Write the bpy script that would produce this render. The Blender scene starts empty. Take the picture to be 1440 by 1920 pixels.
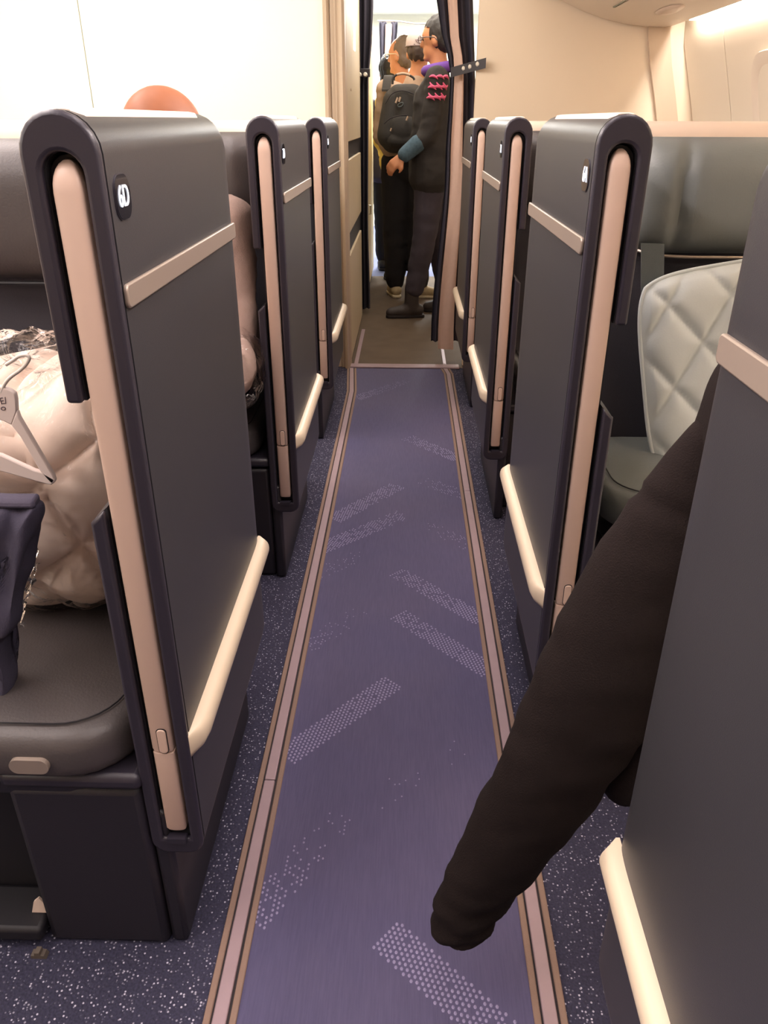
import bpy, bmesh, math, random
from mathutils import Vector, Matrix, noise
random.seed(7)
PI = math.pi
scn = bpy.context.scene
COL = scn.collection

# ------------------------------------------------------------------ camera
EYE = 1.22
FPX = 1441.0


def _axes(vx=766.0, vy=226.0, roll=0.85):
    r = math.radians(roll)
    F = Vector((vx - 720, -(vy - 960), FPX)).normalized()
    up = Vector((math.sin(r), math.cos(r), 0))
    U = (up - F * up.dot(F)).normalized()
    R = U.cross(F)
    if R.x < 0:
        R = -R
    return R, F, U


AR, AF, AU = _axes()
cam_d = bpy.data.cameras.new('camera')
cam_d.sensor_fit = 'VERTICAL'
cam_d.sensor_height = 36.0
cam_d.lens = FPX * 36.0 / 1920.0
cam_d.clip_start = 0.02
cam = bpy.data.objects.new('camera', cam_d)
COL.objects.link(cam)
right = Vector((AR.x, AF.x, AU.x)); upv = Vector((AR.y, AF.y, AU.y)); fwd = Vector((AR.z, AF.z, AU.z))
m3 = Matrix((right, upv, -fwd)).transposed()
cam.matrix_world = Matrix.Translation((0, 0, EYE)) @ m3.to_4x4()
scn.camera = cam


def at(px, py, y):
    """point of the photograph at the world depth y"""
    d = Vector((px - 720, -(py - 960), FPX))
    w = Vector((d.dot(AR), d.dot(AF), d.dot(AU)))
    t = y / w.y
    return Vector((w.x * t, y, EYE + w.z * t))


def fl(px, py, z=0.0):
    d = Vector((px - 720, -(py - 960), FPX))
    w = Vector((d.dot(AR), d.dot(AF), d.dot(AU)))
    t = (z - EYE) / w.z
    return Vector((w.x * t, w.y * t, z))


# ------------------------------------------------------------------ world, lights, exposure
world = bpy.data.worlds.new('world')
scn.world = world
world.use_nodes = True
world.node_tree.nodes['Background'].inputs[0].default_value = (0.9, 0.85, 0.85, 1)
world.node_tree.nodes['Background'].inputs[1].default_value = 0.03
scn.view_settings.view_transform = 'Standard'
scn.view_settings.look = 'None'
scn.view_settings.gamma = 1.0
scn.view_settings.use_curve_mapping = False
scn.view_settings.exposure = 0.0


def area(name, loc, target, sx, sy, power, color, spread=180):
    d = bpy.data.lights.new(name, 'AREA')
    d.shape = 'RECTANGLE'; d.size = sx; d.size_y = sy; d.energy = power; d.color = color
    o = bpy.data.objects.new(name, d); COL.objects.link(o)
    d.spread = math.radians(spread)
    o.location = loc
    o.rotation_euler = (Vector(target) - Vector(loc)).to_track_quat('-Z', 'Y').to_euler()
    return o


WARM = (1.0, 0.875, 0.845)
area('aisle_ceiling_lamp', (-0.02, 1.2, 2.06), (-0.02, 1.2, 0), 0.3, 4.6, 15, WARM, 100)
area('added_bin_edge_fill', (0.50, 1.2, 1.80), (-0.40, 1.2, 1.15), 4.8, 0.05, 23, WARM, 100)  # added fill, lifts the upper faces of the left partitions
area('added_centre_bin_fill', (-0.72, 1.2, 1.86), (0.40, 1.2, 1.05), 4.8, 0.05, 23, WARM, 100)  # its added counterpart, brightening the tops of the right partitions
area('centre_cove_lamp', (-1.25, 3.0, 2.05), (-1.25, 4.3, 1.35), 2.0, 0.25, 24, (1.0, 0.985, 0.92))
area('centre_ceiling_lamp', (-1.3, 1.2, 2.06), (-1.3, 1.2, 0), 0.5, 3.0, 46, WARM)
area('bulkhead_wash_lamp', (0.55, 3.2, 2.03), (0.75, 4.2, 1.4), 0.6, 0.2, 6.0, (1.0, 0.92, 0.84))
area('sidewall_wash_lamp', (1.236, 1.6, 1.69), (1.31, 1.6, 1.35), 4.8, 0.03, 60.0, (1.0, 0.94, 0.86))
area('added_far_side_fill', (-2.5, 1.0, 1.75), (-2.3, 1.0, 1.2), 5.0, 0.06, 50.0, (1.0, 0.94, 0.88))  # unseen fill added from the left to brighten the right-hand partitions
area('window_seat_lamp', (0.95, 1.4, 1.9), (0.55, 1.75, 0.6), 0.4, 0.4, 9.0, (0.88, 1.0, 0.93))
area('galley_lamp', (0.0, 5.4, 2.06), (0.0, 5.4, 0), 0.5, 1.6, 20, (1.0, 0.92, 0.80))
area('rear_cabin_lamp', (0.0, 8.6, 2.25), (0.0, 8.6, 0), 1.6, 2.2, 380, (1.0, 0.99, 0.95))

# ------------------------------------------------------------------ materials
def s2l(c):
    return tuple((v / 255 / 12.92) if v / 255 <= 0.04045 else ((v / 255 + 0.055) / 1.055) ** 2.4 for v in c)


MATS = {}


def mat(name, rgb, rough=0.5, metal=0.0, spec=0.5, noise_amt=0.0, noise_scale=60.0, bump=0.0, bump_scale=300.0,
        emit=None, emit_s=0.0, alpha=1.0, coat=0.0, sheen=0.0, trans=0.0):
    if name in MATS:
        return MATS[name]
    m = bpy.data.materials.new(name); m.use_nodes = True
    nt = m.node_tree; b = nt.nodes['Principled BSDF']
    c = s2l(rgb) + (1,)
    b.inputs['Base Color'].default_value = c
    b.inputs['Roughness'].default_value = rough
    b.inputs['Metallic'].default_value = metal
    b.inputs['Specular IOR Level'].default_value = spec
    b.inputs['Coat Weight'].default_value = coat
    b.inputs['Sheen Weight'].default_value = sheen
    b.inputs['Transmission Weight'].default_value = trans
    b.inputs['Alpha'].default_value = alpha
    if emit:
        b.inputs['Emission Color'].default_value = s2l(emit) + (1,)
        b.inputs['Emission Strength'].default_value = emit_s
    tc = nt.nodes.new('ShaderNodeTexCoord')
    if noise_amt:
        n = nt.nodes.new('ShaderNodeTexNoise'); n.inputs['Scale'].default_value = noise_scale; n.inputs['Detail'].default_value = 4
        nt.links.new(tc.outputs['Object'], n.inputs['Vector'])
        mx = nt.nodes.new('ShaderNodeMix'); mx.data_type = 'RGBA'
        mx.inputs[6].default_value = tuple(v * (1 - noise_amt) for v in c[:3]) + (1,)
        mx.inputs[7].default_value = tuple(min(1, v * (1 + noise_amt)) for v in c[:3]) + (1,)
        nt.links.new(n.outputs['Fac'], mx.inputs[0])
        nt.links.new(mx.outputs[2], b.inputs['Base Color'])
    if bump:
        n2 = nt.nodes.new('ShaderNodeTexNoise'); n2.inputs['Scale'].default_value = bump_scale; n2.inputs['Detail'].default_value = 3
        nt.links.new(tc.outputs['Object'], n2.inputs['Vector'])
        bp = nt.nodes.new('ShaderNodeBump'); bp.inputs['Strength'].default_value = bump; bp.inputs['Distance'].default_value = 0.002
        nt.links.new(n2.outputs['Fac'], bp.inputs['Height'])
        nt.links.new(bp.outputs['Normal'], b.inputs['Normal'])
    MATS[name] = m
    return m


SHELL = mat('charcoal_shell', (50, 49, 53), 0.38, bump=0.12, bump_scale=900, noise_amt=0.06, noise_scale=8)
FRAME = mat('navy_frame', (46, 42, 52), 0.36, bump=0.08, bump_scale=700)
DARK = mat('dark_recess', (24, 22, 28), 0.55)
BASE = mat('navy_base', (36, 33, 40), 0.42, bump=0.1, bump_scale=500)
STRIP = mat('rose_cream_strip', (206, 178, 162), 0.38, noise_amt=0.02)
TRIM = mat('satin_taupe_trim', (156, 141, 130), 0.34, metal=0.35)
BUMP = mat('cream_bumper', (214, 196, 172), 0.34)
PLAQUE = mat('black_glass', (16, 17, 28), 0.12, coat=0.5)
DIGIT = mat('lit_digit', (230, 235, 245), 0.5, emit=(236, 242, 255), emit_s=0.9)
GREEN = mat('green_indicator', (60, 200, 120), 0.4, emit=(70, 255, 150), emit_s=2.0)
LEATHER = mat('charcoal_leather', (74, 68, 68), 0.42, bump=0.25, bump_scale=260, noise_amt=0.06, noise_scale=20)
LEATHER_G = mat('grey_leather', (112, 116, 114), 0.45, bump=0.2, bump_scale=240, noise_amt=0.05, noise_scale=14)
FABRIC = mat('dark_seat_fabric', (48, 45, 54), 0.85, bump=0.4, bump_scale=600, noise_amt=0.12, noise_scale=300, sheen=0.2)
BELT = mat('grey_webbing', (92, 98, 98), 0.7, bump=0.3, bump_scale=900)
CREAMSHELL = mat('cream_back_shell', (228, 206, 188), 0.5)
WHITEWALL = mat('white_laminate', (240, 238, 222), 0.55, noise_amt=0.015, noise_scale=3)
CREAMWALL = mat('cream_laminate', (224, 205, 182), 0.55, noise_amt=0.02, noise_scale=3)
SEAM = mat('panel_seam', (120, 118, 100), 0.7)
TAUPE = mat('taupe_frame', (188, 166, 144), 0.5)
TAUPE2 = mat('taupe_door_panel', (196, 178, 152), 0.5, noise_amt=0.03, noise_scale=10)
BLACKBAND = mat('black_band', (36, 30, 36), 0.5)
BINW = mat('bin_plastic', (226, 212, 196), 0.45)
SIDEW = mat('sidewall_plastic', (228, 216, 198), 0.5)
CURTAIN = mat('navy_curtain', (52, 48, 60), 0.9, bump=0.5, bump_scale=400, noise_amt=0.15, noise_scale=200)
CURTSTR = mat('rose_curtain_stripe', (200, 168, 152), 0.85, bump=0.3, bump_scale=400, noise_amt=0.06, noise_scale=60)
CHROME = mat('chrome', (225, 222, 216), 0.18, metal=1.0)
WHITEQ = mat('white_quilt', (222, 230, 230), 0.75, bump=0.12, bump_scale=300, sheen=0.2)
CREAMQ = mat('cream_duvet', (240, 220, 206), 0.8, bump=0.15, bump_scale=250)
HANGER = mat('white_hanger_plastic', (228, 212, 206), 0.35)
INK = mat('grey_ink', (96, 84, 92), 0.6)
NAVYCLOTH = mat('navy_cloth', (62, 58, 76), 0.9, bump=0.4, bump_scale=500, noise_amt=0.1, noise_scale=150)
JACKET = mat('dark_brown_fleece', (30, 23, 22), 0.95, spec=0.15, bump=0.5, bump_scale=500, noise_amt=0.18, noise_scale=60)
SKIN = mat('skin_tan', (160, 100, 70), 0.5, noise_amt=0.12, noise_scale=30)
SKIN2 = mat('skin_warm', (190, 128, 92), 0.55, noise_amt=0.08, noise_scale=30)
HAIR = mat('dark_hair', (30, 23, 22), 0.6, bump=0.6, bump_scale=150)
GREYHAIR = mat('grey_hair', (98, 82, 70), 0.7, bump=0.6, bump_scale=150)
SWEATER = mat('rose_sweater', (160, 136, 126), 0.9, bump=0.4, bump_scale=300, noise_amt=0.1, noise_scale=80)
BLACKCLOTH = mat('black_cloth', (44, 40, 40), 0.85, bump=0.4, bump_scale=300, noise_amt=0.15, noise_scale=40)
BLACKPANTS = mat('black_trousers', (26, 22, 26), 0.9, bump=0.3, bump_scale=200)
JEANS = mat('dark_jeans', (66, 60, 72), 0.85, bump=0.4, bump_scale=300, noise_amt=0.2, noise_scale=30)
GREYSHIRT = mat('taupe_shirt', (168, 142, 122), 0.9, noise_amt=0.05)
YELLOW = mat('yellow_top', (236, 214, 120), 0.85)
PURPLE = mat('purple_collar', (104, 62, 150), 0.8)
PINK = mat('pink_print', (214, 92, 130), 0.8)
TEAL = mat('teal_knit', (70, 92, 108), 0.9, noise_amt=0.5, noise_scale=70)
CAPM = mat('pale_grey_cap', (168, 152, 150), 0.85)
SNEAK = mat('beige_sneaker', (176, 156, 124), 0.8, noise_amt=0.15, noise_scale=60)
SOLE = mat('pale_sole', (216, 200, 172), 0.7)
BOOT = mat('dark_boot', (58, 50, 50), 0.6, bump=0.4, bump_scale=100)
PACK = mat('black_backpack', (48, 44, 42), 0.8, bump=0.4, bump_scale=250, noise_amt=0.12, noise_scale=60)
ZIPM = mat('tan_zip_pull', (176, 150, 130), 0.5)
METALRAIL = mat('rose_metal_cover', (152, 130, 136), 0.45, metal=0.2, noise_amt=0.08, noise_scale=25)
BROWNEDGE = mat('brown_edge_strip', (128, 104, 92), 0.8, bump=0.4, bump_scale=500)
GAP = mat('black_gap', (34, 26, 30), 0.8)
TAGW = mat('white_tag', (228, 206, 190), 0.6)


def plastic_film():
    m = bpy.data.materials.new('clear_film'); m.use_nodes = True
    nt = m.node_tree; out = nt.nodes['Material Output']
    nt.nodes.remove(nt.nodes['Principled BSDF'])
    tr = nt.nodes.new('ShaderNodeBsdfTransparent'); tr.inputs[0].default_value = (1, 1, 1, 1)
    gl = nt.nodes.new('ShaderNodeBsdfGlossy'); gl.inputs['Roughness'].default_value = 0.10; gl.inputs[0].default_value = (1, 1, 1, 1)
    fr = nt.nodes.new('ShaderNodeFresnel'); fr.inputs[0].default_value = 1.27
    mx = nt.nodes.new('ShaderNodeMixShader')
    tc = nt.nodes.new('ShaderNodeTexCoord')
    n = nt.nodes.new('ShaderNodeTexNoise'); n.inputs['Scale'].default_value = 16; n.inputs['Detail'].default_value = 3; n.inputs['Distortion'].default_value = 1.5
    bp = nt.nodes.new('ShaderNodeBump'); bp.inputs['Strength'].default_value = 0.7; bp.inputs['Distance'].default_value = 0.02
    nt.links.new(tc.outputs['Object'], n.inputs['Vector']); nt.links.new(n.outputs['Fac'], bp.inputs['Height'])
    nt.links.new(bp.outputs[0], gl.inputs['Normal']); nt.links.new(bp.outputs[0], fr.inputs['Normal'])
    nt.links.new(fr.outputs[0], mx.inputs[0]); nt.links.new(tr.outputs[0], mx.inputs[1]); nt.links.new(gl.outputs[0], mx.inputs[2])
    nt.links.new(mx.outputs[0], out.inputs['Surface'])
    MATS['clear_film'] = m
    return m


FILM = plastic_film()


def carpet_mat():
    m = bpy.data.materials.new('navy_speckled_carpet'); m.use_nodes = True
    nt = m.node_tree; b = nt.nodes['Principled BSDF']; b.inputs['Roughness'].default_value = 0.85
    b.inputs['Specular IOR Level'].default_value = 0.3
    tc = nt.nodes.new('ShaderNodeTexCoord')
    v = nt.nodes.new('ShaderNodeTexVoronoi'); v.inputs['Scale'].default_value = 170; v.inputs['Randomness'].default_value = 0.9
    nt.links.new(tc.outputs['Object'], v.inputs['Vector'])
    r1 = nt.nodes.new('ShaderNodeValToRGB'); r1.color_ramp.elements[0].position = 0.20; r1.color_ramp.elements[0].color = (1, 1, 1, 1)
    r1.color_ramp.elements[1].position = 0.34; r1.color_ramp.elements[1].color = (0, 0, 0, 1)
    nt.links.new(v.outputs['Distance'], r1.inputs[0])
    sep = nt.nodes.new('ShaderNodeSeparateColor'); nt.links.new(v.outputs['Color'], sep.inputs[0])
    r2 = nt.nodes.new('ShaderNodeValToRGB'); r2.color_ramp.elements[0].position = 0.25; r2.color_ramp.elements[1].position = 1.0
    r2.color_ramp.elements[0].color = (0, 0, 0, 1)
    nt.links.new(sep.outputs[0], r2.inputs[0])
    mul = nt.nodes.new('ShaderNodeMath'); mul.operation = 'MULTIPLY'
    nt.links.new(r1.outputs[0], mul.inputs[0]); nt.links.new(r2.outputs[0], mul.inputs[1])
    n = nt.nodes.new('ShaderNodeTexNoise'); n.inputs['Scale'].default_value = 260; nt.links.new(tc.outputs['Object'], n.inputs['Vector'])
    bs = nt.nodes.new('ShaderNodeMix'); bs.data_type = 'RGBA'
    bs.inputs[6].default_value = s2l((26, 25, 38)) + (1,); bs.inputs[7].default_value = s2l((62, 60, 84)) + (1,)
    nt.links.new(n.outputs['Fac'], bs.inputs[0])
    mx = nt.nodes.new('ShaderNodeMix'); mx.data_type = 'RGBA'; mx.inputs[7].default_value = s2l((190, 186, 204)) + (1,)
    nt.links.new(mul.outputs[0], mx.inputs[0]); nt.links.new(bs.outputs[2], mx.inputs[6]); nt.links.new(mx.outputs[2], b.inputs['Base Color'])
    bp = nt.nodes.new('ShaderNodeBump'); bp.inputs['Strength'].default_value = 0.5; bp.inputs['Distance'].default_value = 0.004
    nt.links.new(v.outputs['Distance'], bp.inputs['Height']); nt.links.new(bp.outputs[0], b.inputs['Normal'])
    return m


def runner_mat():
    m = bpy.data.materials.new('ribbed_blue_runner'); m.use_nodes = True
    nt = m.node_tree; b = nt.nodes['Principled BSDF']; b.inputs['Roughness'].default_value = 0.7
    b.inputs['Specular IOR Level'].default_value = 0.35
    tc = nt.nodes.new('ShaderNodeTexCoord')
    mp = nt.nodes.new('ShaderNodeMapping'); mp.inputs['Scale'].default_value = (1, 0.06, 1)
    nt.links.new(tc.outputs['Object'], mp.inputs[0])
    n = nt.nodes.new('ShaderNodeTexNoise'); n.inputs['Scale'].default_value = 330; n.inputs['Detail'].default_value = 3
    nt.links.new(mp.outputs[0], n.inputs['Vector'])
    big = nt.nodes.new('ShaderNodeTexNoise'); big.inputs['Scale'].default_value = 2.6; big.inputs['Detail'].default_value = 3
    nt.links.new(tc.outputs['Object'], big.inputs['Vector'])
    a = nt.nodes.new('ShaderNodeMix'); a.data_type = 'RGBA'
    a.inputs[6].default_value = s2l((68, 63, 92)) + (1,); a.inputs[7].default_value = s2l((88, 83, 114)) + (1,)
    nt.links.new(n.outputs['Fac'], a.inputs[0])
    c = nt.nodes.new('ShaderNodeMix'); c.data_type = 'RGBA'; c.blend_type = 'MULTIPLY'; c.inputs[0].default_value = 0.5
    rr = nt.nodes.new('ShaderNodeValToRGB'); rr.color_ramp.elements[0].position = 0.3; rr.color_ramp.elements[0].color = (0.72, 0.74, 0.9, 1)
    rr.color_ramp.elements[1].position = 0.7; rr.color_ramp.elements[1].color = (1, 0.95, 0.92, 1)
    nt.links.new(big.outputs['Fac'], rr.inputs[0])
    nt.links.new(a.outputs[2], c.inputs[6]); nt.links.new(rr.outputs[0], c.inputs[7]); nt.links.new(c.outputs[2], b.inputs['Base Color'])
    bp = nt.nodes.new('ShaderNodeBump'); bp.inputs['Strength'].default_value = 0.35; bp.inputs['Distance'].default_value = 0.002
    nt.links.new(n.outputs['Fac'], bp.inputs['Height']); nt.links.new(bp.outputs[0], b.inputs['Normal'])
    return m


def wear(m, scale=26, rad=0.04, pick=0.72):
    nt = m.node_tree; b = nt.nodes['Principled BSDF']
    tc = nt.nodes.new('ShaderNodeTexCoord')
    mp = nt.nodes.new('ShaderNodeMapping'); mp.inputs['Scale'].default_value = (1, 1, 0.55); mp.inputs['Rotation'].default_value = (0.5, 0.3, 0.2)
    v = nt.nodes.new('ShaderNodeTexVoronoi'); v.inputs['Scale'].default_value = scale
    nt.links.new(tc.outputs['Object'], mp.inputs[0]); nt.links.new(mp.outputs[0], v.inputs['Vector'])
    lt = nt.nodes.new('ShaderNodeMath'); lt.operation = 'LESS_THAN'; lt.inputs[1].default_value = rad
    nt.links.new(v.outputs['Distance'], lt.inputs[0])
    sp = nt.nodes.new('ShaderNodeSeparateColor'); nt.links.new(v.outputs['Color'], sp.inputs[0])
    gt = nt.nodes.new('ShaderNodeMath'); gt.operation = 'GREATER_THAN'; gt.inputs[1].default_value = pick
    nt.links.new(sp.outputs[0], gt.inputs[0])
    mu = nt.nodes.new('ShaderNodeMath'); mu.operation = 'MULTIPLY'; nt.links.new(lt.outputs[0], mu.inputs[0]); nt.links.new(gt.outputs[0], mu.inputs[1])
    mx = nt.nodes.new('ShaderNodeMix'); mx.data_type = 'RGBA'; mx.inputs[7].default_value = s2l((190, 180, 180)) + (1,)
    bc = b.inputs['Base Color']
    if bc.is_linked: nt.links.new(bc.links[0].from_socket, mx.inputs[6])
    else: mx.inputs[6].default_value = bc.default_value[:]
    nt.links.new(mu.outputs[0], mx.inputs[0]); nt.links.new(mx.outputs[2], bc)


wear(FRAME, 24, 0.035, 0.70)
wear(SHELL, 16, 0.018, 0.80)
CARPET = carpet_mat()
RUNNER = runner_mat()
DOTS = mat('raised_pale_dot', (138, 130, 164), 0.55)
VINYL = mat('brown_vinyl_floor', (92, 78, 66), 0.75, spec=0.2, noise_amt=0.25, noise_scale=7, bump=0.1, bump_scale=300)
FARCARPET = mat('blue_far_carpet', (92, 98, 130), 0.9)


# ------------------------------------------------------------------ mesh helpers
def obj(name, me, material=None, parent=None, smooth=None):
    if isinstance(me, bmesh.types.BMesh):
        bm = me
        me = bpy.data.meshes.new(name)
        bmesh.ops.recalc_face_normals(bm, faces=bm.faces[:])
        bm.to_mesh(me); bm.free()
    o = bpy.data.objects.new(name, me); COL.objects.link(o)
    if material:
        me.materials.clear(); me.materials.append(material)
    if parent:
        o.parent = parent
    if smooth:
        shade(me, smooth)
    return o


def shade(me, angle=40):
    me.polygons.foreach_set('use_smooth', [True] * len(me.polygons))
    try:
        me.set_sharp_from_angle(angle=math.radians(angle))
    except Exception:
        pass


def tag(o, label=None, cat=None, group=None, kind=None):
    if label: o['label'] = label
    if cat: o['category'] = cat
    if group: o['group'] = group
    if kind: o['kind'] = kind
    return o


def empty(name, loc=(0, 0, 0), rz=0.0, label=None, cat=None, group=None):
    o = bpy.data.objects.new(name, None); COL.objects.link(o)
    o.location = loc; o.rotation_euler = (0, 0, rz); o.empty_display_size = 0.05
    tag(o, label, cat, group)
    return o


def bevel(o, w, seg=2, ang=35):
    m = o.modifiers.new('bevel', 'BEVEL'); m.width = w; m.segments = seg; m.limit_method = 'ANGLE'; m.angle_limit = math.radians(ang)
    m.harden_normals = False
    shade(o.data, 50)
    return o


def bm_box(lo, hi, bm=None):
    bm = bm or bmesh.new()
    r = bmesh.ops.create_cube(bm, size=1.0)
    for v in r['verts']:
        v.co = Vector([(lo[i] + hi[i]) / 2 + v.co[i] * (hi[i] - lo[i]) for i in range(3)])
    return bm


def box(name, lo, hi, m, parent=None, bev=0.0):
    o = obj(name, bm_box(lo, hi), m, parent)
    if bev:
        bevel(o, bev)
    return o


def loft(rings, cap=True, closed=True, bm=None):
    bm = bm or bmesh.new()
    vr = [[bm.verts.new(p) for p in r] for r in rings]
    n = len(vr[0])
    for a, b in zip(vr[:-1], vr[1:]):
        for i in range(n if closed else n - 1):
            j = (i + 1) % n
            bm.faces.new((a[i], a[j], b[j], b[i]))
    if cap:
        bm.faces.new(vr[0][::-1]); bm.faces.new(vr[-1])
    return bm


def prism(poly, axis, a, b, bm=None):
    """poly of 2D points extruded along axis 0/1/2 from a to b"""
    def P(p, t):
        if axis == 0: return (t, p[0], p[1])
        if axis == 1: return (p[0], t, p[1])
        return (p[0], p[1], t)
    return loft([[P(p, a) for p in poly], [P(p, b) for p in poly]], bm=bm)


def tube(path, r, seg=10, bm=None, flat=None):
    path = [Vector(p) for p in path]
    rs = r if isinstance(r, (list, tuple)) else [r] * len(path)
    rings = []
    t0 = (path[1] - path[0]).normalized()
    ref = Vector((0, 0, 1)) if abs(t0.z) < 0.9 else Vector((0, 1, 0))
    nrm = t0.cross(ref).normalized()
    for i, p in enumerate(path):
        if i == 0: t = t0
        elif i == len(path) - 1: t = (path[i] - path[i - 1]).normalized()
        else: t = (path[i + 1] - path[i - 1]).normalized()
        nrm = (nrm - t * nrm.dot(t)).normalized()
        bn = t.cross(nrm)
        rings.append([p + (nrm * math.cos(2 * PI * k / seg) + bn * math.sin(2 * PI * k / seg)) * rs[i] for k in range(seg)])
    return loft(rings, bm=bm)


def rrect(x0, y0, x1, y1, r, n=5):
    pts = []
    for cx, cy, a0 in ((x1 - r, y1 - r, 0), (x0 + r, y1 - r, 90), (x0 + r, y0 + r, 180), (x1 - r, y0 + r, 270)):
        for k in range(n + 1):
            a = math.radians(a0 + 90 * k / n)
            pts.append((cx + r * math.cos(a), cy + r * math.sin(a)))
    return pts


def catmull(pts, n=6):
    pts = [Vector(p) for p in pts]
    out = []
    for i in range(len(pts) - 1):
        p0 = pts[max(i - 1, 0)]; p1 = pts[i]; p2 = pts[i + 1]; p3 = pts[min(i + 2, len(pts) - 1)]
        for k in range(n):
            t = k / n
            out.append(0.5 * ((2 * p1) + (p2 - p0) * t + (2 * p0 - 5 * p1 + 4 * p2 - p3) * t * t + (3 * p1 - p0 - 3 * p2 + p3) * t ** 3))
    out.append(pts[-1])
    return out


def cushion(name, w, d, h, m, parent=None, r=0.05, rnd=0.03, taper=1.0, axis='z', puff=0.0, org=(0, 0, 0)):
    """rounded slab, footprint w x d centred on x, from y=0 to d, height 0..h; axis 'y' stands it up"""
    rings = []
    prof = []
    for k in range(5):
        a = PI / 2 * k / 4
        prof.append((rnd * (1 - math.sin(a)), rnd * (1 - math.cos(a))))
    seq = [(i, z) for i, z in prof] + [(i, h - z) for i, z in prof[::-1]]
    seq += [(rnd + 0.03, h + puff * 0.6), (rnd + 0.08, h + puff)] if puff else []
    for ins, z in seq:
        rr = max(0.004, r - ins)
        x = w / 2 - ins
        poly = rrect(-x, ins, x, d - ins, rr, 6)
        rings.append([Vector((p[0], p[1], z)) for p in poly])
    if axis == 'y':     # slab standing: footprint in xz, thickness toward -y
        rings = [[Vector((p.x, -p.z, p.y)) for p in rg] for rg in rings]
    o3 = Vector(org)
    rings = [[p + o3 for p in rg] for rg in rings]
    o = obj(name, loft(rings), m, parent, smooth=60)
    return o


DG = bpy.context.evaluated_depsgraph_get


def bake(o):
    dg = DG(); dg.update()
    me = bpy.data.meshes.new_from_object(o.evaluated_get(dg))
    o.modifiers.clear()
    old = o.data
    o.data = me
    return o


def blob(name, prims, m, parent=None, voxel=0.012, smooth=8):
    """one continuous surface grown over tapered capsules and ellipsoids"""
    bm = bmesh.new()
    for p in prims:
        if p[0] == 'c':
            a, b, ra, rb = Vector(p[1]), Vector(p[2]), p[3], p[4]
            ax = (b - a); L = ax.length
            q = ax.to_track_quat('Z', 'Y').to_matrix()
            fx = p[5] if len(p) > 5 else 1.0
            rings = []
            for k in range(-4, 5):
                if k <= 0:
                    an = PI / 2 * (k / 4); z = ra * math.sin(an); rr = ra * math.cos(an)
                    rings.append((z, rr))
            for k in range(0, 5):
                an = PI / 2 * (k / 4); rings.append((L + rb * math.sin(an), rb * math.cos(an)))
            rg = []
            for z, rr in rings:
                rr = max(rr, 0.0005)
                rg.append([a + q @ Vector((rr * math.cos(2 * PI * j / 14), rr * fx * math.sin(2 * PI * j / 14), z)) for j in range(14)])
            loft(rg, bm=bm)
        else:
            c = Vector(p[1]); r = p[2]
            rot = Matrix.Rotation(p[3], 3, p[4]) if len(p) > 3 else Matrix.Identity(3)
            ret = bmesh.ops.create_uvsphere(bm, u_segments=20, v_segments=14, radius=1.0)
            for v in ret['verts']:
                v.co = c + rot @ Vector((v.co.x * r[0], v.co.y * r[1], v.co.z * r[2]))
    o = obj(name, bm, m, parent)
    md = o.modifiers.new('remesh', 'REMESH'); md.mode = 'VOXEL'; md.voxel_size = voxel
    if smooth:
        sm = o.modifiers.new('smooth', 'SMOOTH'); sm.iterations = smooth; sm.factor = 0.5
    bake(o)
    o.data.materials.clear(); o.data.materials.append(m)
    shade(o.data, 180)
    return o


def ruffle(o, amp, sc, stretch=(1, 1, 1)):
    """cloth or hair unevenness along the normals"""
    me = o.data
    nr = [v.normal.copy() for v in me.vertices]
    for v, n in zip(me.vertices, nr):
        q = Vector((v.co.x * stretch[0], v.co.y * stretch[1], v.co.z * stretch[2])) * sc
        v.co += n * amp * (noise.noise(q) + 0.5 * noise.noise(q * 2.1))
    return o


def text(name, body, size, m, parent, loc, rot, ext=0.0004):
    c = bpy.data.curves.new(name, 'FONT'); c.body = body; c.size = size; c.extrude = ext; c.align_x = 'CENTER'; c.align_y = 'CENTER'
    c.offset = 0.0
    t = bpy.data.objects.new(name, c); COL.objects.link(t)
    dg = DG(); dg.update()
    me = bpy.data.meshes.new_from_object(t.evaluated_get(dg))
    bpy.data.objects.remove(t); bpy.data.curves.remove(c)
    o = obj(name, me, m, parent)
    o.location = loc; o.rotation_euler = rot
    return o


# ------------------------------------------------------------------ setting
def struct(o):
    o['kind'] = 'structure'
    return o


YB = 4.16        # doorway threshold
floor = struct(box('floor', (-2.6, -2.5, -0.05), (1.6, YB, 0.0), CARPET))
struct(box('floor_galley', (-0.40, YB, -0.05), (0.9, 6.95, 0.002), VINYL))
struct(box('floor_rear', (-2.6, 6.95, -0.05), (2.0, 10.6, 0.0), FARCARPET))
struct(box('ceiling', (-2.6, -2.5, 2.12), (1.6, 4.2, 2.2), WHITEWALL))
struct(box('ceiling_galley', (-0.6, 4.2, 2.10), (0.9, 6.95, 2.2), WHITEWALL))
struct(box('ceiling_rear', (-2.6, 6.95, 2.32), (2.0, 10.6, 2.4), WHITEWALL))
struct(box('wall_left', (-2.65, -2.5, 0), (-2.6, 4.2, 2.15), CREAMWALL))
struct(box('wall_front', (-2.6, -2.55, 0), (1.6, -2.5, 2.15), CREAMWALL))
struct(box('wall_far', (-2.6, 10.6, 0), (2.0, 10.65, 2.4), WHITEWALL))
struct(box('wall_rear_left', (-2.65, 6.95, 0), (-2.6, 10.6, 2.4), WHITEWALL))
struct(box('wall_rear_right', (2.0, 6.95, 0), (2.05, 10.6, 2.4), WHITEWALL))
# white bulkhead across the centre section, two panels with a fine seam
wb = struct(box('wall_bulkhead_left', (-2.6, 4.215, 0), (-0.40, 4.25, 2.12), SEAM))
box('wall_panel', (-2.6, 4.20, 0), (-1.542, 4.216, 2.12), WHITEWALL, wb)
box('wall_panel', (-1.538, 4.20, 0), (-0.40, 4.216, 2.12), WHITEWALL, wb)
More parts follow.
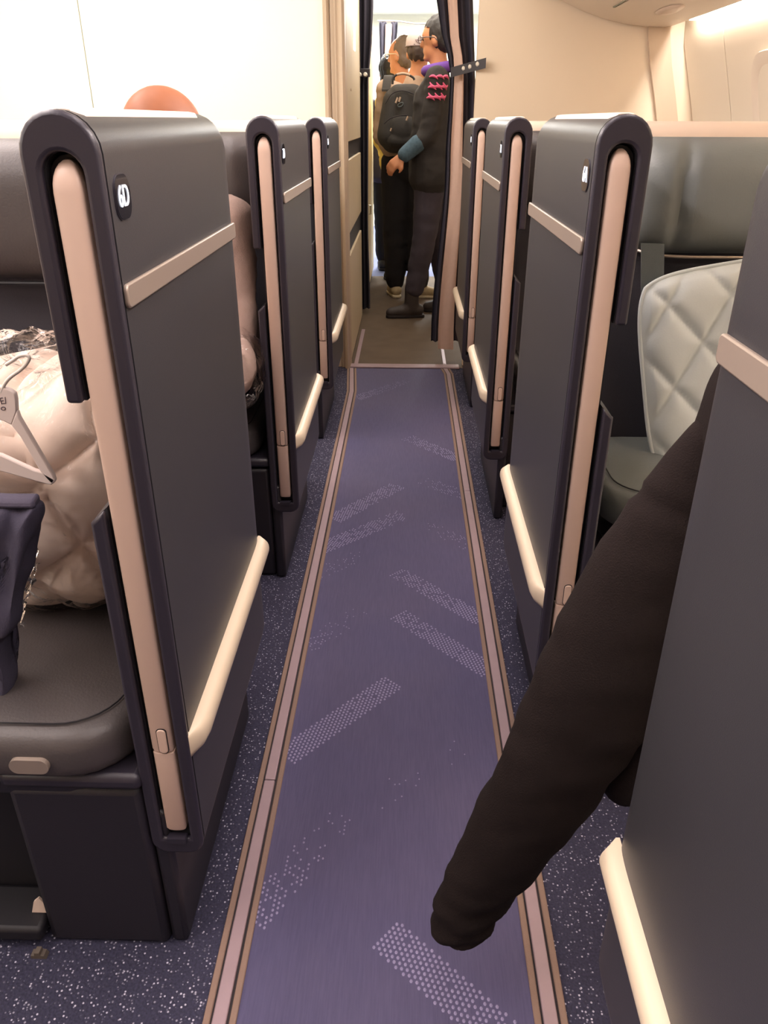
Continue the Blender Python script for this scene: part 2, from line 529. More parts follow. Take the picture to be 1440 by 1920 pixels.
# right bulkhead beside the curtain
wr = struct(box('wall_bulkhead_right', (0.318, 4.21, 0), (1.6, 4.25, 2.12), CREAMWALL))
# doorway frame, moulded
tr = struct(obj('trim_1', prism([(-0.402, 4.17), (-0.402, 4.26), (-0.30, 4.26), (-0.30, 4.13), (-0.312, 4.118), (-0.328, 4.13), (-0.332, 4.155), (-0.345, 4.15), (-0.348, 4.165),
                                 (-0.366, 4.16), (-0.37, 4.175), (-0.374, 4.16), (-0.385, 4.15)], 2, 0, 2.12), TAUPE))
bevel(tr, 0.002)
# recessed door pocket running on past the frame: panels and black bands
wd = struct(box('wall_door_pocket', (-0.40, 4.26, 0), (-0.312, 6.95, 2.12), BLACKBAND))
for z0, z1, mm in ((0.02, 0.575, TAUPE2), (0.69, 1.04, TAUPE2), (1.124, 2.12, TAUPE2)):
    box('door_panel', (-0.315, 4.262, z0), (-0.300, 5.36, z1), mm, wd, 0.003)
box('white_light_tube', (-0.300, 4.78, 1.555), (-0.293, 4.86, 2.0), mat('lit_tube', (255, 255, 250), 0.4, emit=(255, 252, 240), emit_s=3.0), wd, 0.003)
tube_screw = obj('screw', tube([(-0.302, 4.5, 1.36), (-0.296, 4.5, 1.36)], 0.006, 10), TAUPE, wd)
# cream service-door wall after the left curtain
for i, (y0, y1) in enumerate(((5.62, 6.25), (6.262, 6.93))):
    box('service_panel', (-0.315, y0, 0.08), (-0.285, y1, 2.10), mat('cream_service_panel', (226, 208, 168), 0.45), wd, 0.006)
box('service_kick', (-0.315, 5.62, 0.0), (-0.300, 6.93, 0.075), BLACKBAND, wd)
obj('service_latch', tube([(-0.29, 6.1, 0.60), (-0.27, 6.1, 0.60), (-0.27, 6.1, 0.66), (-0.29, 6.1, 0.66)], 0.007), CHROME, wd)
struct(box('wall_galley_right', (0.62, 4.25, 0), (0.66, 6.95, 2.12), CREAMWALL))
# threshold strip
th = tag(box('threshold_strip', (-0.325, YB - 0.03, 0.0), (0.30, YB + 0.035, 0.012), METALRAIL, None, 0.004),
         'rose metal threshold strip across the doorway floor', 'threshold')
for x0, x1, lab in ((-0.285, -0.262, 'left'), (0.212, 0.232, 'right')):
    tag(box('galley_floor_strip', (x0, YB + 0.036, 0.002), (x1, 5.0 if lab == 'left' else 4.62, 0.008), METALRAIL, None, 0.002),
        'thin grey metal floor strip beyond the threshold, on the %s' % lab, 'floor strip', 'galley floor strips')


# sidewall on the right: curved panels with a window
def side_x(z):
    zz = [(0.0, 1.30), (0.5, 1.44), (0.9, 1.44), (1.24, 1.365), (1.54, 1.272), (1.66, 1.262), (1.75, 1.262), (2.12, 1.22)]
    for (a, xa), (b, xb) in zip(zz[:-1], zz[1:]):
        if a <= z <= b:
            t = (z - a) / (b - a); t = t
            return xa + (xb - xa) * t
    return zz[-1][1]


ws = struct(obj('wall_right', loft([[(side_x(z) + 0.03, y, z) for z in [i * 0.106 for i in range(21)]] + [(1.62, y, 2.12), (1.62, y, 0)] for y in (-2.5, 4.2)]), SEAM))
for y0, y1 in ((-2.5, -0.9), (-0.894, 0.64), (0.646, 2.16), (2.166, 3.697), (3.703, 4.2)):
    zs = [i * 0.053 for i in range(41)]
    rg = [[(side_x(z), y, z) for z in zs] + [(side_x(z) + 0.028, y, z) for z in zs[::-1]] for y in (y0, y1)]
    p = obj('wall_panel', loft(rg), SIDEW, ws, smooth=50)
# bulkhead edge strip following the sidewall curve
rg = []
for i in range(17):
    z = 0.0 + i * 0.1325
    x = side_x(z) - 0.172
    rg.append([(x, 4.185, z), (x + 0.10, 4.185, z), (x + 0.10, 4.215, z), (x, 4.215, z)])
struct(obj('trim_2', loft(rg), TAUPE, smooth=30))


def window(name, yc, zc):
    w = empty(name); w['kind'] = 'structure'
    def ring(sy, sz, dx, n=32):
        pts = []
        for k in range(n):
            a = 2 * PI * k / n
            cy = abs(math.cos(a)) ** 0.6 * (1 if math.cos(a) >= 0 else -1) * sy
            cz = abs(math.sin(a)) ** 0.6 * (1 if math.sin(a) >= 0 else -1) * sz
            z = zc + cz
            pts.append((side_x(z) + dx, yc + cy, z))
        return pts
    obj('window_frame', loft([ring(0.165, 0.235, -0.0), ring(0.160, 0.230, -0.012), ring(0.135, 0.20, -0.010), ring(0.122, 0.185, 0.004)], cap=False), BINW, w, smooth=50)
    obj('window_shade', loft([ring(0.123, 0.186, 0.003), ring(0.06, 0.09, 0.004), ring(0.01, 0.02, 0.004)]), mat('closed_shade', (212, 196, 176), 0.5), w, smooth=50)
    return w


window('window_1', 3.28, 1.22)
window('window_2', 2.0, 1.22)

# ------------------------------------------------------------------ aisle carpet, dots, tracks
run = empty('aisle_runner', (0, 0, 0), 0, 'ribbed purple-blue aisle runner with chevrons of pale raised dots', 'carpet')
bm = bmesh.new()
L = [(-0.246, -0.6), (-0.246, 3.74), (-0.272, 4.125)]
R_ = [(0.214, -0.6), (0.214, 4.03), (0.205, 4.125)]
poly = [(p[0], p[1]) for p in L] + [(p[0], p[1]) for p in R_[::-1]]
obj('runner_cloth', prism(poly, 2, 0.0005, 0.004), RUNNER, run)
dots = bmesh.new()


def dot_bar(p0, p1, width, fade=(1.0, 1.0), seed=0):
    """p0,p1 floor points of the bar's centre line; small raised dots in a hex grid"""
    rnd = random.Random(seed)
    a = Vector((p0[0], p0[1])); b = Vector((p1[0], p1[1]))
    ax = (b - a); Ln = ax.length; ax.normalize(); nn = Vector((-ax.y, ax.x))
    st = 0.0094
    i = 0
    x = 0.0
    while x < Ln:
        off = (i % 2) * st * 0.5
        w = -width / 2 + off
        while w < width / 2:
            t = x / Ln
            keep = fade[0] + (fade[1] - fade[0]) * t
            if rnd.random() < keep:
                c = a + ax * x + nn * w
                if -0.243 < c.x < 0.211:
                    r = 0.0026 * (0.7 + 0.5 * keep)
                    top = dots.verts.new((c.x, c.y, 0.0058))
                    ring = [dots.verts.new((c.x + r * math.cos(k * PI / 3), c.y + 1.25 * r * math.sin(k * PI / 3), 0.0038)) for k in range(6)]
                    for k in range(6):
                        dots.faces.new((ring[k], ring[(k + 1) % 6], top))
            w += st
        x += st * 0.87
        i += 1


def bar(pa, pb, w, fade=(1, 1), seed=0):
    A = fl(*pa); B = fl(*pb)
    dot_bar((A.x, A.y), (B.x, B.y), w, fade, seed)


bar((536, 1420), (738, 1280), 0.058, (1, 0.95), 1)
bar((725, 1755), (985, 1985), 0.062, (1, 0.95), 2)
bar((748, 1155), (920, 1262), 0.058, (0.8, 1), 3)
bar((745, 1075), (905, 1165), 0.058, (0.6, 1), 4)
bar((470, 1725), (640, 1530), 0.062, (0.8, 0.1), 5)
bar((600, 1030), (758, 965), 0.07, (0.95, 0.5), 6)
bar((625, 975), (745, 912), 0.07, (0.9, 0.6), 7)
bar((765, 822), (862, 862), 0.07, (0.3, 0.95), 8)
bar((668, 748), (765, 715), 0.07, (0.7, 0.1), 9)
bar((575, 1215), (690, 1140), 0.058, (0.45, 0.05), 10)
bar((790, 900), (880, 935), 0.07, (0.05, 0.6), 11)
bar((800, 985), (890, 1030), 0.06, (0.05, 0.5), 12)
bar((590, 1080), (680, 1040), 0.06, (0.35, 0.05), 13)
bar((700, 1500), (870, 1400), 0.06, (0.12, 0.03), 14)
dt = obj('raised_dots', dots, DOTS, run); dt['kind'] = 'stuff'


def track(name, path, joints, label):
    """path: list of (x,y) of the track's centre; ribs run the whole way, the cover comes in lengths"""
    t = empty(name, (0, 0, 0), 0, label, 'floor track', 'aisle floor tracks')
    def strip(part, o0, o1, z0, z1, m, pts, bev=0.0):
        rings = []
        for (x, y) in pts:
            rings.append([(x + o0, y, z0), (x + o1, y, z0), (x + o1, y, z1), (x + o0, y, z1)])
        o = obj(part, loft(rings), m, t)
        if bev: bevel(o, bev)
        return o
    strip('track_bed', -0.022, 0.022, 0.0, 0.0045, GAP, path)
    strip('edge_strip', -0.0255, -0.0145, 0.0, 0.0075, BROWNEDGE, path, 0.002)
    strip('edge_strip', 0.0145, 0.0255, 0.0, 0.0075, BROWNEDGE, path, 0.002)
    ys = [path[0][1]] + joints + [path[-1][1]]
    def xat(y):
        for (x0, y0), (x1, y1) in zip(path[:-1], path[1:]):
            if y0 <= y <= y1: return x0 + (x1 - x0) * (y - y0) / (y1 - y0)
        return path[-1][0]
    for a, b in zip(ys[:-1], ys[1:]):
        pts = [(xat(a + 0.001), a + 0.001)] + [p for p in path if a + 0.01 < p[1] < b - 0.01] + [(xat(b - 0.001), b - 0.001)]
        strip('track_cover', -0.0115, 0.0105, 0.0, 0.0085, METALRAIL, pts, 0.002)
    return t


track('floor_track', [(-0.2655, -0.6), (-0.2655, 3.72), (-0.292, 4.12)], [1.155], 'rose metal floor track along the left edge of the aisle runner')
track('floor_track', [(0.236, -0.6), (0.236, 4.03), (0.222, 4.125)], [2.56], 'rose metal floor track along the right edge of the aisle runner')

# ------------------------------------------------------------------ privacy wings (one builder, mirrored by sx)
WL = 0.575
XL, XR = -0.295, 0.262


def arch_poly():
    pts = [(0.078, 0.940), (0.078, 1.190)]
    n = 12
    for k in range(n + 1):
        a = PI * k / n
        pts.append((0.039 + 0.039 * math.cos(a), 1.190 + 0.039 * math.sin(a)))
    pts.append((0.0, 0.25))
    for k in range(5):
        a = PI + PI / 2 * k / 4
        pts.append((0.024 + 0.024 * math.cos(a), 0.246 + 0.024 * math.sin(a)))
    for k in range(5):
        a = 1.5 * PI + PI / 2 * k / 4
        pts.append((0.054 + 0.024 * math.cos(a), 0.246 + 0.024 * math.sin(a)))
    pts += [(0.078, 0.79), (0.060, 0.806), (0.060, 0.252), (0.018, 0.252)]
    for k in range(n + 1):
        a = PI - PI * k / n
        pts.append((0.039 + 0.021 * math.cos(a), 1.172 + 0.021 * math.sin(a)))
    pts.append((0.060, 0.940))
    out = []
    for p in pts:
        if not out or (Vector(p) - Vector(out[-1])).length > 1e-5:
            out.append(p)
    return out


ARCH = arch_poly()


def wing(side, yfront, number, label, digit=True):
    sx = -1 if side == 'L' else 1           # +u runs away from the aisle
    x0 = XL if side == 'L' else XR
    w = empty('suite_partition', (x0, yfront, 0), 0, label, 'partition', 'suite partitions along the aisle')
    def X(u): return sx * u
    def sta(y, shrink=0.0, inset=0.0):
        pts = []
        for (u, z) in ARCH:
            zz = z
            if z > 1.15: zz = 1.15 + (z - 1.15) * (1 - shrink)
            uu = 0.039 + (u - 0.039) * (1 - inset)
            pts.append((X(uu), y, zz))
        return pts
    fr = obj('end_frame', loft([sta(0.0), sta(0.0125)]), FRAME, w)
    bevel(fr, 0.0045, 3, 50)
    st = [sta(0.0140, 0, 0.012), sta(WL - 0.045)]
    for k in range(1, 7):
        a = PI / 2 * k / 6
        st.append(sta(WL - 0.045 + 0.045 * math.sin(a), 0.55 * (1 - math.cos(a)), 0.10 * (1 - math.cos(a))))
    obj('side_shell', loft(st), SHELL, w, smooth=35)
    cp_ = []
    for y, s_ in ((0.022, 0.55), (0.032, 1.0), (WL - 0.10, 1.0), (WL - 0.07, 0.6)):
        cp_.append([(X(0.039 + u * s_), y, 1.228 + z * s_) for u, z in ((-0.022, -0.008), (-0.017, 0.0012), (-0.008, 0.0028), (0.008, 0.0028), (0.017, 0.0012), (0.022, -0.008))])
    obj('top_cap', loft(cp_), CREAMSHELL, w, smooth=40)
    # sliding-door slab that fills the slot
    core = [(0.019, 0.254), (0.059, 0.254), (0.059, 1.17)] + [(0.039 + 0.02 * math.cos(PI * k / 8), 1.17 + 0.02 * math.sin(PI * k / 8)) for k in range(1, 8)] + [(0.019, 1.17)]
    obj('door_slab', prism([(X(p[0]), p[1]) for p in core], 1, 0.022, WL - 0.05), DARK, w)
    # pale leading edge of the door
    def lead(part, z0, z1, top):
        u0, u1 = 0.0225, 0.0525
        prof = []
        n = 10
        for k in range(n + 1):
            a = PI * k / n
            prof.append((0.0375 - 0.015 * math.cos(a), -0.006 * math.sin(a) ** 0.7))
        rings = []
        zs = [z0, z0 + 0.006] + [z1 - 0.03] + [z1 - 0.03 + 0.03 * math.sin(PI / 2 * k / 6) for k in range(1, 7)] if top else [z0, z0 + 0.004, z1 - 0.002, z1]
        for i, z in enumerate(zs):
            s = 1.0
            if top and z > z1 - 0.03:
                s = math.sqrt(max(0.0, 1 - ((z - (z1 - 0.03)) / 0.03) ** 2)); s = max(s, 0.12)
            if i == 0: s *= 0.9
            rings.append([(X(0.0375 + (u - 0.0375) * s), 0.006 + y * s + (1 - s) * 0.012, z) for u, y in prof] +
                         [(X(0.0375 + 0.015 * s), 0.021, z), (X(0.0375 - 0.015 * s), 0.021, z)])
        return obj(part, loft(rings), STRIP, w, smooth=45)
    lead('door_edge_strip', 0.4265, 1.186, True)
    lead('door_edge_foot', 0.270, 0.4245, False)
    bt = obj('latch_button', loft([[(X(p[0]), y, p[1]) for p in rrect(0.0285 if side == 'L' else 0.034, 0.428, 0.041 if side == 'L' else 0.0465, 0.470, 0.0055)] for y in (-0.0022, 0.004)]), STRIP, w)
    bevel(bt, 0.001)
    bo = obj('button_gap', loft([[(X(p[0]), y, p[1]) for p in rrect(0.0275 if side == 'L' else 0.033, 0.4265, 0.042 if side == 'L' else 0.0475, 0.4715, 0.0062)] for y in (-0.0006, 0.004)]), GAP, bt)
    ft = obj('slot_foot', loft([[(X(p[0]), y, p[1]) for p in rrect(0.0235, 0.246, 0.0535, 0.256, 0.003)] for y in (-0.003, 0.01)]), FRAME, w)
    # number plaque: rounded dark glass in a thin rim
    a = -sx
    rim = obj('plaque_rim', loft([[(a * t, 0.049 + p[0], 1.149 + p[1]) for p in rrect(-0.0235 * s, -0.0225 * s, 0.0235 * s, 0.0225 * s, 0.0165 * s, 8)] for t, s in ((-0.002, 1.0), (0.0008, 1.0), (0.0008, 0.93))]), FRAME, w, smooth=40)
    pq = obj('number_plaque', loft([[(a * t, 0.049 + p[0], 1.149 + p[1]) for p in rrect(-0.0225, -0.0215, 0.0225, 0.0215, 0.016, 8)] for t in (-0.002, 0.0014)]), PLAQUE, w)
    rz = PI / 2 if side == 'L' else -PI / 2
    tx = text('seat_number', number, 0.030, DIGIT, pq, (a * 0.0019, 0.049, 1.149), (PI / 2, 0, rz))
    tx.scale = (0.86, 1, 1)
    # slim upper trim
    tp = []
    for p in rrect(0.012, 1.0415, WL - 0.004, 1.0665, 0.007, 5):
        tp.append(p)
    t = obj('trim_strip', loft([[(a * d, p[0], p[1]) for p in tp] for d in (-0.001, 0.0045)]), TRIM, w)
    bevel(t, 0.0018)
    # lower bumper ledge: rounded bar that rises out of the shell towards its rear end
    rings = []
    N = 26
    for i in range(N + 1):
        f = i / N
        y = 0.006 + (WL + 0.012 - 0.006) * f
        dpt = 0.021 * min(1.0, (f / 0.05)) ** 0.7
        hh = 0.0200
        if f > 0.93:
            g = (f - 0.93) / 0.07
            dpt = 0.021 * math.sqrt(max(0, 1 - g * g)) + 0.002; y = 0.006 + (WL + 0.006) * (0.93 + 0.07 * math.sin(PI / 2 * g))
        ring = []
        for k in range(11):
            an = -PI / 2 + PI * k / 10
            ring.append((a * (dpt * max(0.0, math.cos(an)) ** 0.55), y, 0.434 + hh * math.sin(an)))
        ring += [(a * -0.004, y, 0.434 + hh), (a * -0.004, y, 0.434 - hh)]
        rings.append(ring)
    obj('bumper_rail', loft(rings), BUMP, w, smooth=50)
    # inset plinth below the shell
    o = box('plinth', (min(X(0.05), X(0.0785)), 0.006, 0.0), (max(X(0.05), X(0.0785)), WL - 0.02, 0.30), BASE, w, 0.008)
    # small aisle lamp at the rear foot
    hb = obj('aisle_lamp', tube([(X(0.030), WL + 0.002, 0.16), (X(0.028), WL + 0.018, 0.20), (X(0.030), WL + 0.016, 0.27), (X(0.034), WL - 0.01, 0.30)], [0.006, 0.009, 0.007, 0.004], 8), DARK, w, smooth=60)
    obj('indicator', bm_box((X(0.021) - 0.002, WL + 0.016, 0.205), (X(0.021) + 0.002, WL + 0.022, 0.211)), GREEN, hb)
    return w


wing('L', 0.80, '6D', 'dark suite partition with lit number 6D, nearest on the left')
wing('L', 1.946, '7D', 'second dark suite partition on the left, beyond the seated bald man')
wing('L', 3.07, '8D', 'farthest dark suite partition on the left, beside the door frame')
wing('R', 0.065, '5A', 'large dark suite partition at the right picture edge, nearest the camera')
wing('R', 1.19, '6A', 'dark suite partition with lit number 6A beside the white quilted cushion')
wing('R', 2.347, '7A', 'middle dark suite partition in the right row, beyond the one lit 6A')
wing('R', 3.50, '8A', 'farthest dark suite partition on the right, next to the striped curtain')


# ------------------------------------------------------------------ seats
def seat(side, xin, yback, label, pan_front, pan_z=0.47, leather=LEATHER, width=0.52, head_l=LEATHER, base_front=None, back_rec=0.10, head_w=1.0, ped=None):
    """seat that faces the camera (-y). xin: edge nearest the aisle"""
    sx = -1 if side == 'L' else 1
    xc = xin + sx * width / 2
    s = empty('suite_seat', (xc, yback, 0), 0, label, 'seat', 'suite seats')
    d = yback - pan_front
    pan = cushion('seat_cushion', width, d, 0.085, leather, s, r=0.10, rnd=0.03, puff=0.008, org=(0, -d, pan_z - 0.09))
    # stitched seam near the rim
    seam = [(p[0], p[1], pan_z - 0.0015) for p in rrect(-width / 2 + 0.028, -d + 0.028, width / 2 - 0.028, -0.02, 0.08, 8)]
    obj('stitching', tube(seam + [seam[0]], 0.0013, 6), DARK, pan)
    cushion('seat_frame', width - 0.03, d - 0.03, 0.045, BASE, s, r=0.09, rnd=0.012, org=(0, -d + 0.022, pan_z - 0.138))
    # backrest slab leaning back a little
    zb0, zb1 = pan_z - 0.02, 1.0
    rings = []
    for i in range(9):
        f = i / 8; z = zb0 + (zb1 - zb0) * f; y = -0.10 * (1 - f) + back_rec * 0.3 * f
        hw = width / 2 - (0.012 if i in (0, 8) else 0)
        rings.append([Vector((p[0], y + p[1], z)) for p in rrect(-hw, 0, hw, 0.09, 0.03, 4)])
    obj('backrest', loft(rings), FABRIC, s, smooth=50)
    # headrest: wide pillow with a piping
    hd = []
    for i in range(13):
        f = i / 12; z = 0.955 + 0.235 * f
        e = math.sqrt(max(0.02, 1 - (2 * f - 1) ** 4))
        hw = head_w * (width / 2 + 0.005) * (0.86 + 0.14 * e)
        dp = 0.085 * e
        ring = []
        for k in range(41):
            g = -1 + 2 * k / 40
            edge = math.sqrt(max(0.0, 1 - abs(g) ** 5))
            ring.append(Vector((hw * g, 0.01 - dp * edge * (1.0 - 0.20 * math.exp(-((abs(g) - 0.55) / 0.07) ** 2)), z)))
        ring += [Vector((hw, 0.03, z)), Vector((-hw, 0.03, z))]
        hd.append(ring)
    h = obj('headrest', loft(hd), head_l, s, smooth=60)
    pip = []
    for k in range(17):
        g = -1 + 2 * k / 16
        pip.append((head_w * (width / 2 + 0.004) * 0.92 * g, 0.005 - 0.045 * math.sqrt(max(0, 1 - abs(g) ** 5)), 0.952 - 0.0 + 0.012 * g ** 4))
    obj('piping', tube(pip, 0.0035, 6), TRIM if head_l is LEATHER_G else DARK, h)
    # pedestal
    bf = (base_front if base_front is not None else pan_front + 0.02) - yback
    xw = (XL if side == 'L' else XR) + sx * 0.0795 - xc
    lo, hi = sorted((xw, xw + sx * 0.20))
    b = box('pedestal', (lo, bf, 0.0), (hi, 0.02, 0.352), BASE, s, 0.012)
    bt = box('pedestal_top', (lo - 0.004, bf - 0.006, 0.355), (hi + 0.004, 0.0, 0.383), FRAME, b, 0.010)
    return s, pan


def back_shell(side, xa, xb, y, label):
    """cream shell across the back of a seat, rounded along its top"""
    lo, hi = sorted((xa, xb))
    poly = [(y, 0.0)] + [(y - 0.0 + 0.0, 1.16)]
    prof = [(y - 0.012, 0.05), (y - 0.012, 1.17)]
    for k in range(1, 9):
        a = PI - PI / 2 * k / 8
        prof.append((y + 0.04 + 0.052 * math.cos(a), 1.17 + 0.05 * math.sin(a)))
    prof += [(y + 0.09, 1.22), (y + 0.09, 0.05)]
    o = obj('seat_back_shell', prism(prof, 0, lo, hi), CREAMSHELL, None, smooth=40)
    tag(o, label, 'seat shell', 'cream seat back shells')
    return o


s1, pan1 = seat('L', -0.375, 1.47, 'charcoal leather suite seat under the plastic-wrapped duvet at left', 0.78, base_front=0.80, width=0.56)
# pale oval release button on the front edge of the cushion
obj('release_button', loft([[(p[0], y, p[1]) for p in rrect(0.09, -0.0125, 0.145, 0.0125, 0.012, 6)] for y in (-0.006, 0.004)]), TRIM, s1).location = (0.025, 0.78 - 1.47 - 0.001, 0.421)
seat('L', -0.40, 2.42, 'charcoal leather suite seat the bald man sits in', 1.92, width=0.56, head_l=LEATHER, base_front=1.96)
seat('L', -0.40, 3.55, 'charcoal leather suite seat behind the farthest left partition', 3.06, width=0.56, base_front=3.10)
s6, pan6 = seat('R', 0.415, 1.83, 'suite seat with a grey-green leather headrest and white quilted cushion', 1.40, pan_z=0.545, leather=LEATHER_G, head_l=LEATHER_G, width=0.56, base_front=1.46, head_w=0.72)
seat('R', 0.38, 2.90, 'dark suite seat seen as a sliver behind the 6A partition', 2.40, width=0.5, base_front=2.44)
# shoulder strap and side bolster on the 6A seat
o = obj('shoulder_belt', loft([[(x - 0.024, y, z), (x + 0.024, y - 0.004, z), (x + 0.024, y, z - 0.002), (x - 0.024, y + 0.004, z)] for x, y, z in
                               ((-0.165, -0.075, 0.985), (-0.155, -0.085, 0.90), (-0.14, -0.10, 0.80), (-0.13, -0.12, 0.70))]), BELT, s6)
back_shell('L', -0.44, -1.9, 1.615, 'cream shell band behind the nearest left headrest')
back_shell('L', -0.36, -1.9, 2.565, 'cream shell band behind the seated bald man')
back_shell('L', -0.40, -1.9, 3.70, 'cream shell band in front of the white bulkhead')
back_shell('R', 0.345, 1.25, 1.965, 'cream shell band above the grey-green headrest at right')
back_shell('R', 0.345, 1.25, 3.035, 'cream shell band between the right-hand partitions')

# nearest left seat's footwell: tray, tag, bracket and an added shade sheet
box('footwell_shade_sheet', (-0.45, -0.60, 0.0), (0.08, -0.58, 0.33), DARK, s1)  # dark sheet standing in for the shade under the seat
box('footwell_tray', (-0.45, -0.685, 0.020), (0.078, -0.60, 0.050), DARK, s1, 0.008)
tg = obj('paper_tag', prism([(0.052, 0.052), (0.082, 0.052), (0.079, 0.072), (0.070, 0.088), (0.060, 0.078)], 1, -0.655, -0.651), TAGW, s1)
br = obj('floor_bracket', prism([(0.060, 0.0), (0.085, 0.0), (0.082, 0.008), (0.076, 0.008), (0.075, 0.014), (0.067, 0.014), (0.066, 0.007), (0.060, 0.007)], 1, -0.70, -0.688), mat('worn_bracket', (92, 82, 74), 0.5), s1)

# ------------------------------------------------------------------ overhead bin
prof = [(0.48, 1.83), (0.58, 1.757), (0.68, 1.711), (0.78, 1.671), (0.884, 1.639), (0.98, 1.619), (1.083, 1.607), (1.16, 1.604), (1.20, 1.609), (1.213, 1.625),
        (1.205, 1.72), (1.20, 1.90), (1.0, 2.10), (0.5, 2.10), (0.45, 1.95)]
obin = empty('overhead_bin', (0.85, 1.0, 1.60), 0, 'pale overhead bin curving down at the top right', 'overhead bin')
OB = Vector((0.85, 1.0, 1.60))


def bchild(name, bm, m, parent=obin, sm=None):
    for v in bm.verts:
        v.co -= OB
    return obj(name, bm, m, parent, smooth=sm)


for y0, y1 in ((-2.4, -0.302), (-0.298, 1.198), (1.202, 2.698), (2.702, 4.195)):
    bchild('bin_body', prism(prof, 1, y0, y1), BINW, sm=35)
for yc in (0.45, 1.95, 3.45):
    # service panel between two grooves, with an oval lens
    def bz(x):
        for (xa, za), (xb, zb) in zip(prof[:8], prof[1:9]):
            if xa <= x <= xb: return za + (zb - za) * (x - xa) / (xb - xa)
        return 1.604
    xs = [0.86, 0.94, 1.02, 1.10, 1.17]
    sp = bchild('service_panel', loft([[(x, yc - 0.42, bz(x) - 0.004), (x, yc + 0.42, bz(x) - 0.004), (x, yc + 0.42, bz(x) + 0.004), (x, yc - 0.42, bz(x) + 0.004)] for x in xs]), BINW, sm=30)
    for x in (0.855, 1.172):
        bchild('panel_groove', bm_box((x - 0.003, yc - 0.42, bz(x) - 0.0035), (x + 0.003, yc + 0.42, bz(x) + 0.003)), SEAM, sp)
    lens = bmesh.new()
    rg = []
    for t, k in ((0.0, 1.0), (-0.004, 0.9), (-0.006, 0.5)):
        rg.append([(1.02 + 0.035 * k * math.cos(2 * PI * i / 20), yc + 0.17 + 0.16 * k * math.sin(2 * PI * i / 20), bz(1.02 + 0.035 * k * math.cos(2 * PI * i / 20)) - 0.004 + t) for i in range(20)])
    bchild('reading_lamp_lens', loft(rg, bm=lens), mat('lens_plastic', (200, 180, 164), 0.3), sp, 40)
bchild('light_lens', bm_box((1.175, 3.80, 1.598), (1.207, 3.86, 1.612)), mat('lit_lens', (255, 250, 240), 0.4, emit=(255, 250, 238), emit_s=2.5))


# ------------------------------------------------------------------ curtains
def ribbon(name, rows, m, parent, y0, amp=0.018, folds=2.0, ph=0.0, thick=0.005, nx=18):
    """rows: (py, xl, xr) measured down the cloth at depth y0"""
    fr, bk = [], []
    rows = sorted(rows)
    pys = []
    n = 22
    for i in range(n + 1):
        pys.append(rows[0][0] + (rows[-1][0] - rows[0][0]) * i / n)
    for py in pys:
        for (a, la, ra), (b, lb, rb) in zip(rows[:-1], rows[1:]):
            if a <= py <= b + 1e-6:
                t = (py - a) / (b - a); t = t * t * (3 - 2 * t)
                l = la + (lb - la) * t; r = ra + (rb - ra) * t
                break
        A = at(l, py, y0); B = at(r, py, y0)
        row = []
        for k in range(nx + 1):
            f = k / nx
            p = A.lerp(B, f)
            row.append(Vector((p.x, y0 + amp * math.sin(2 * PI * folds * f + ph) + 0.003 * math.sin(9 * f + py * 0.02), p.z)))
        fr.append(row)
    rings = [[p for p in row] + [p + Vector((0, thick, 0)) for p in row[::-1]] for row in fr]
    return obj(name, loft(rings), m, parent, smooth=70)


cr = empty('curtain', at(845, 640, 4.34) * 1.0, 0, 'navy curtain with a wide rose stripe tied back right of the doorway', 'curtain', 'doorway curtains')
cr.location = (0, 0, 0)
ribbon('dark_panel', [(-150, 800, 836), (0, 818, 841), (60, 828, 845), (130, 845, 854), (160, 843, 852), (300, 835, 847), (640, 808, 824)], CURTAIN, cr, 4.34, 0.014, 1.4)
ribbon('rose_stripe', [(-150, 832, 852), (0, 839, 857), (60, 844, 860), (130, 853, 869), (160, 851, 869), (300, 845, 867), (655, 821, 850)], CURTSTR, cr, 4.32, 0.008, 0.8, 0.6)
ribbon('dark_panel', [(-150, 846, 884), (0, 854, 887), (60, 857, 889), (130, 866, 891), (160, 866, 892), (300, 864, 893), (640, 848, 890)], CURTAIN, cr, 4.36, 0.014, 2.2)
# tie strap with three snaps
A = at(845, 136, 4.29); B = at(911, 118, 4.17)
d = (B - A)
st = []
for f in (0, 0.3, 0.6, 1.0):
    p = A + d * f
    bul = 0.0
    st.append([p + Vector((0, -0.004, -0.021)), p + Vector((0, -0.004, 0.021)), p + Vector((0, 0.0, 0.021)), p + Vector((0, 0.0, -0.021))])
strap = tag(obj('tie_strap', loft(st), BLACKBAND), 'black tie strap with three chrome snaps across the right curtain', 'strap')
for px, py in ((870, 128), (882, 125), (896, 120)):
    p = at(px, py, 4.16); f = (p.x - A.x) / d.x; y = A.y + d.y * f - 0.004
    p = at(px, py, y)
    obj('snap', tube([p, p + Vector((0, -0.006, 0))], [0.011, 0.006], 12), mat('bright_snap', (236, 228, 214), 0.25, metal=0.3), strap, smooth=40)

cl = empty('curtain', (0, 0, 0), 0, 'narrow black curtain gathered left of the doorway', 'curtain', 'doorway curtains')
ribbon('dark_panel', [(-150, 668, 704), (0, 674, 700), (90, 675, 697), (140, 676, 691), (200, 675, 691), (400, 676, 690), (578, 677, 694)], CURTAIN, cl, 5.50, 0.02, 2.0)
A = at(671, 136, 5.46); B = at(694, 139, 5.46)
strap2 = tag(box('tie_strap', (A.x, 5.452, A.z - 0.025), (B.x, 5.462, A.z + 0.022), BLACKBAND, None, 0.004), 'short black tie strap round the narrow left curtain', 'strap')
for px in (674, 685):
    p = at(px, 140, 5.452)
    obj('snap', tube([p, p + Vector((0, -0.010, 0))], [0.014, 0.008], 10), MATS['bright_snap'], strap2, smooth=40)

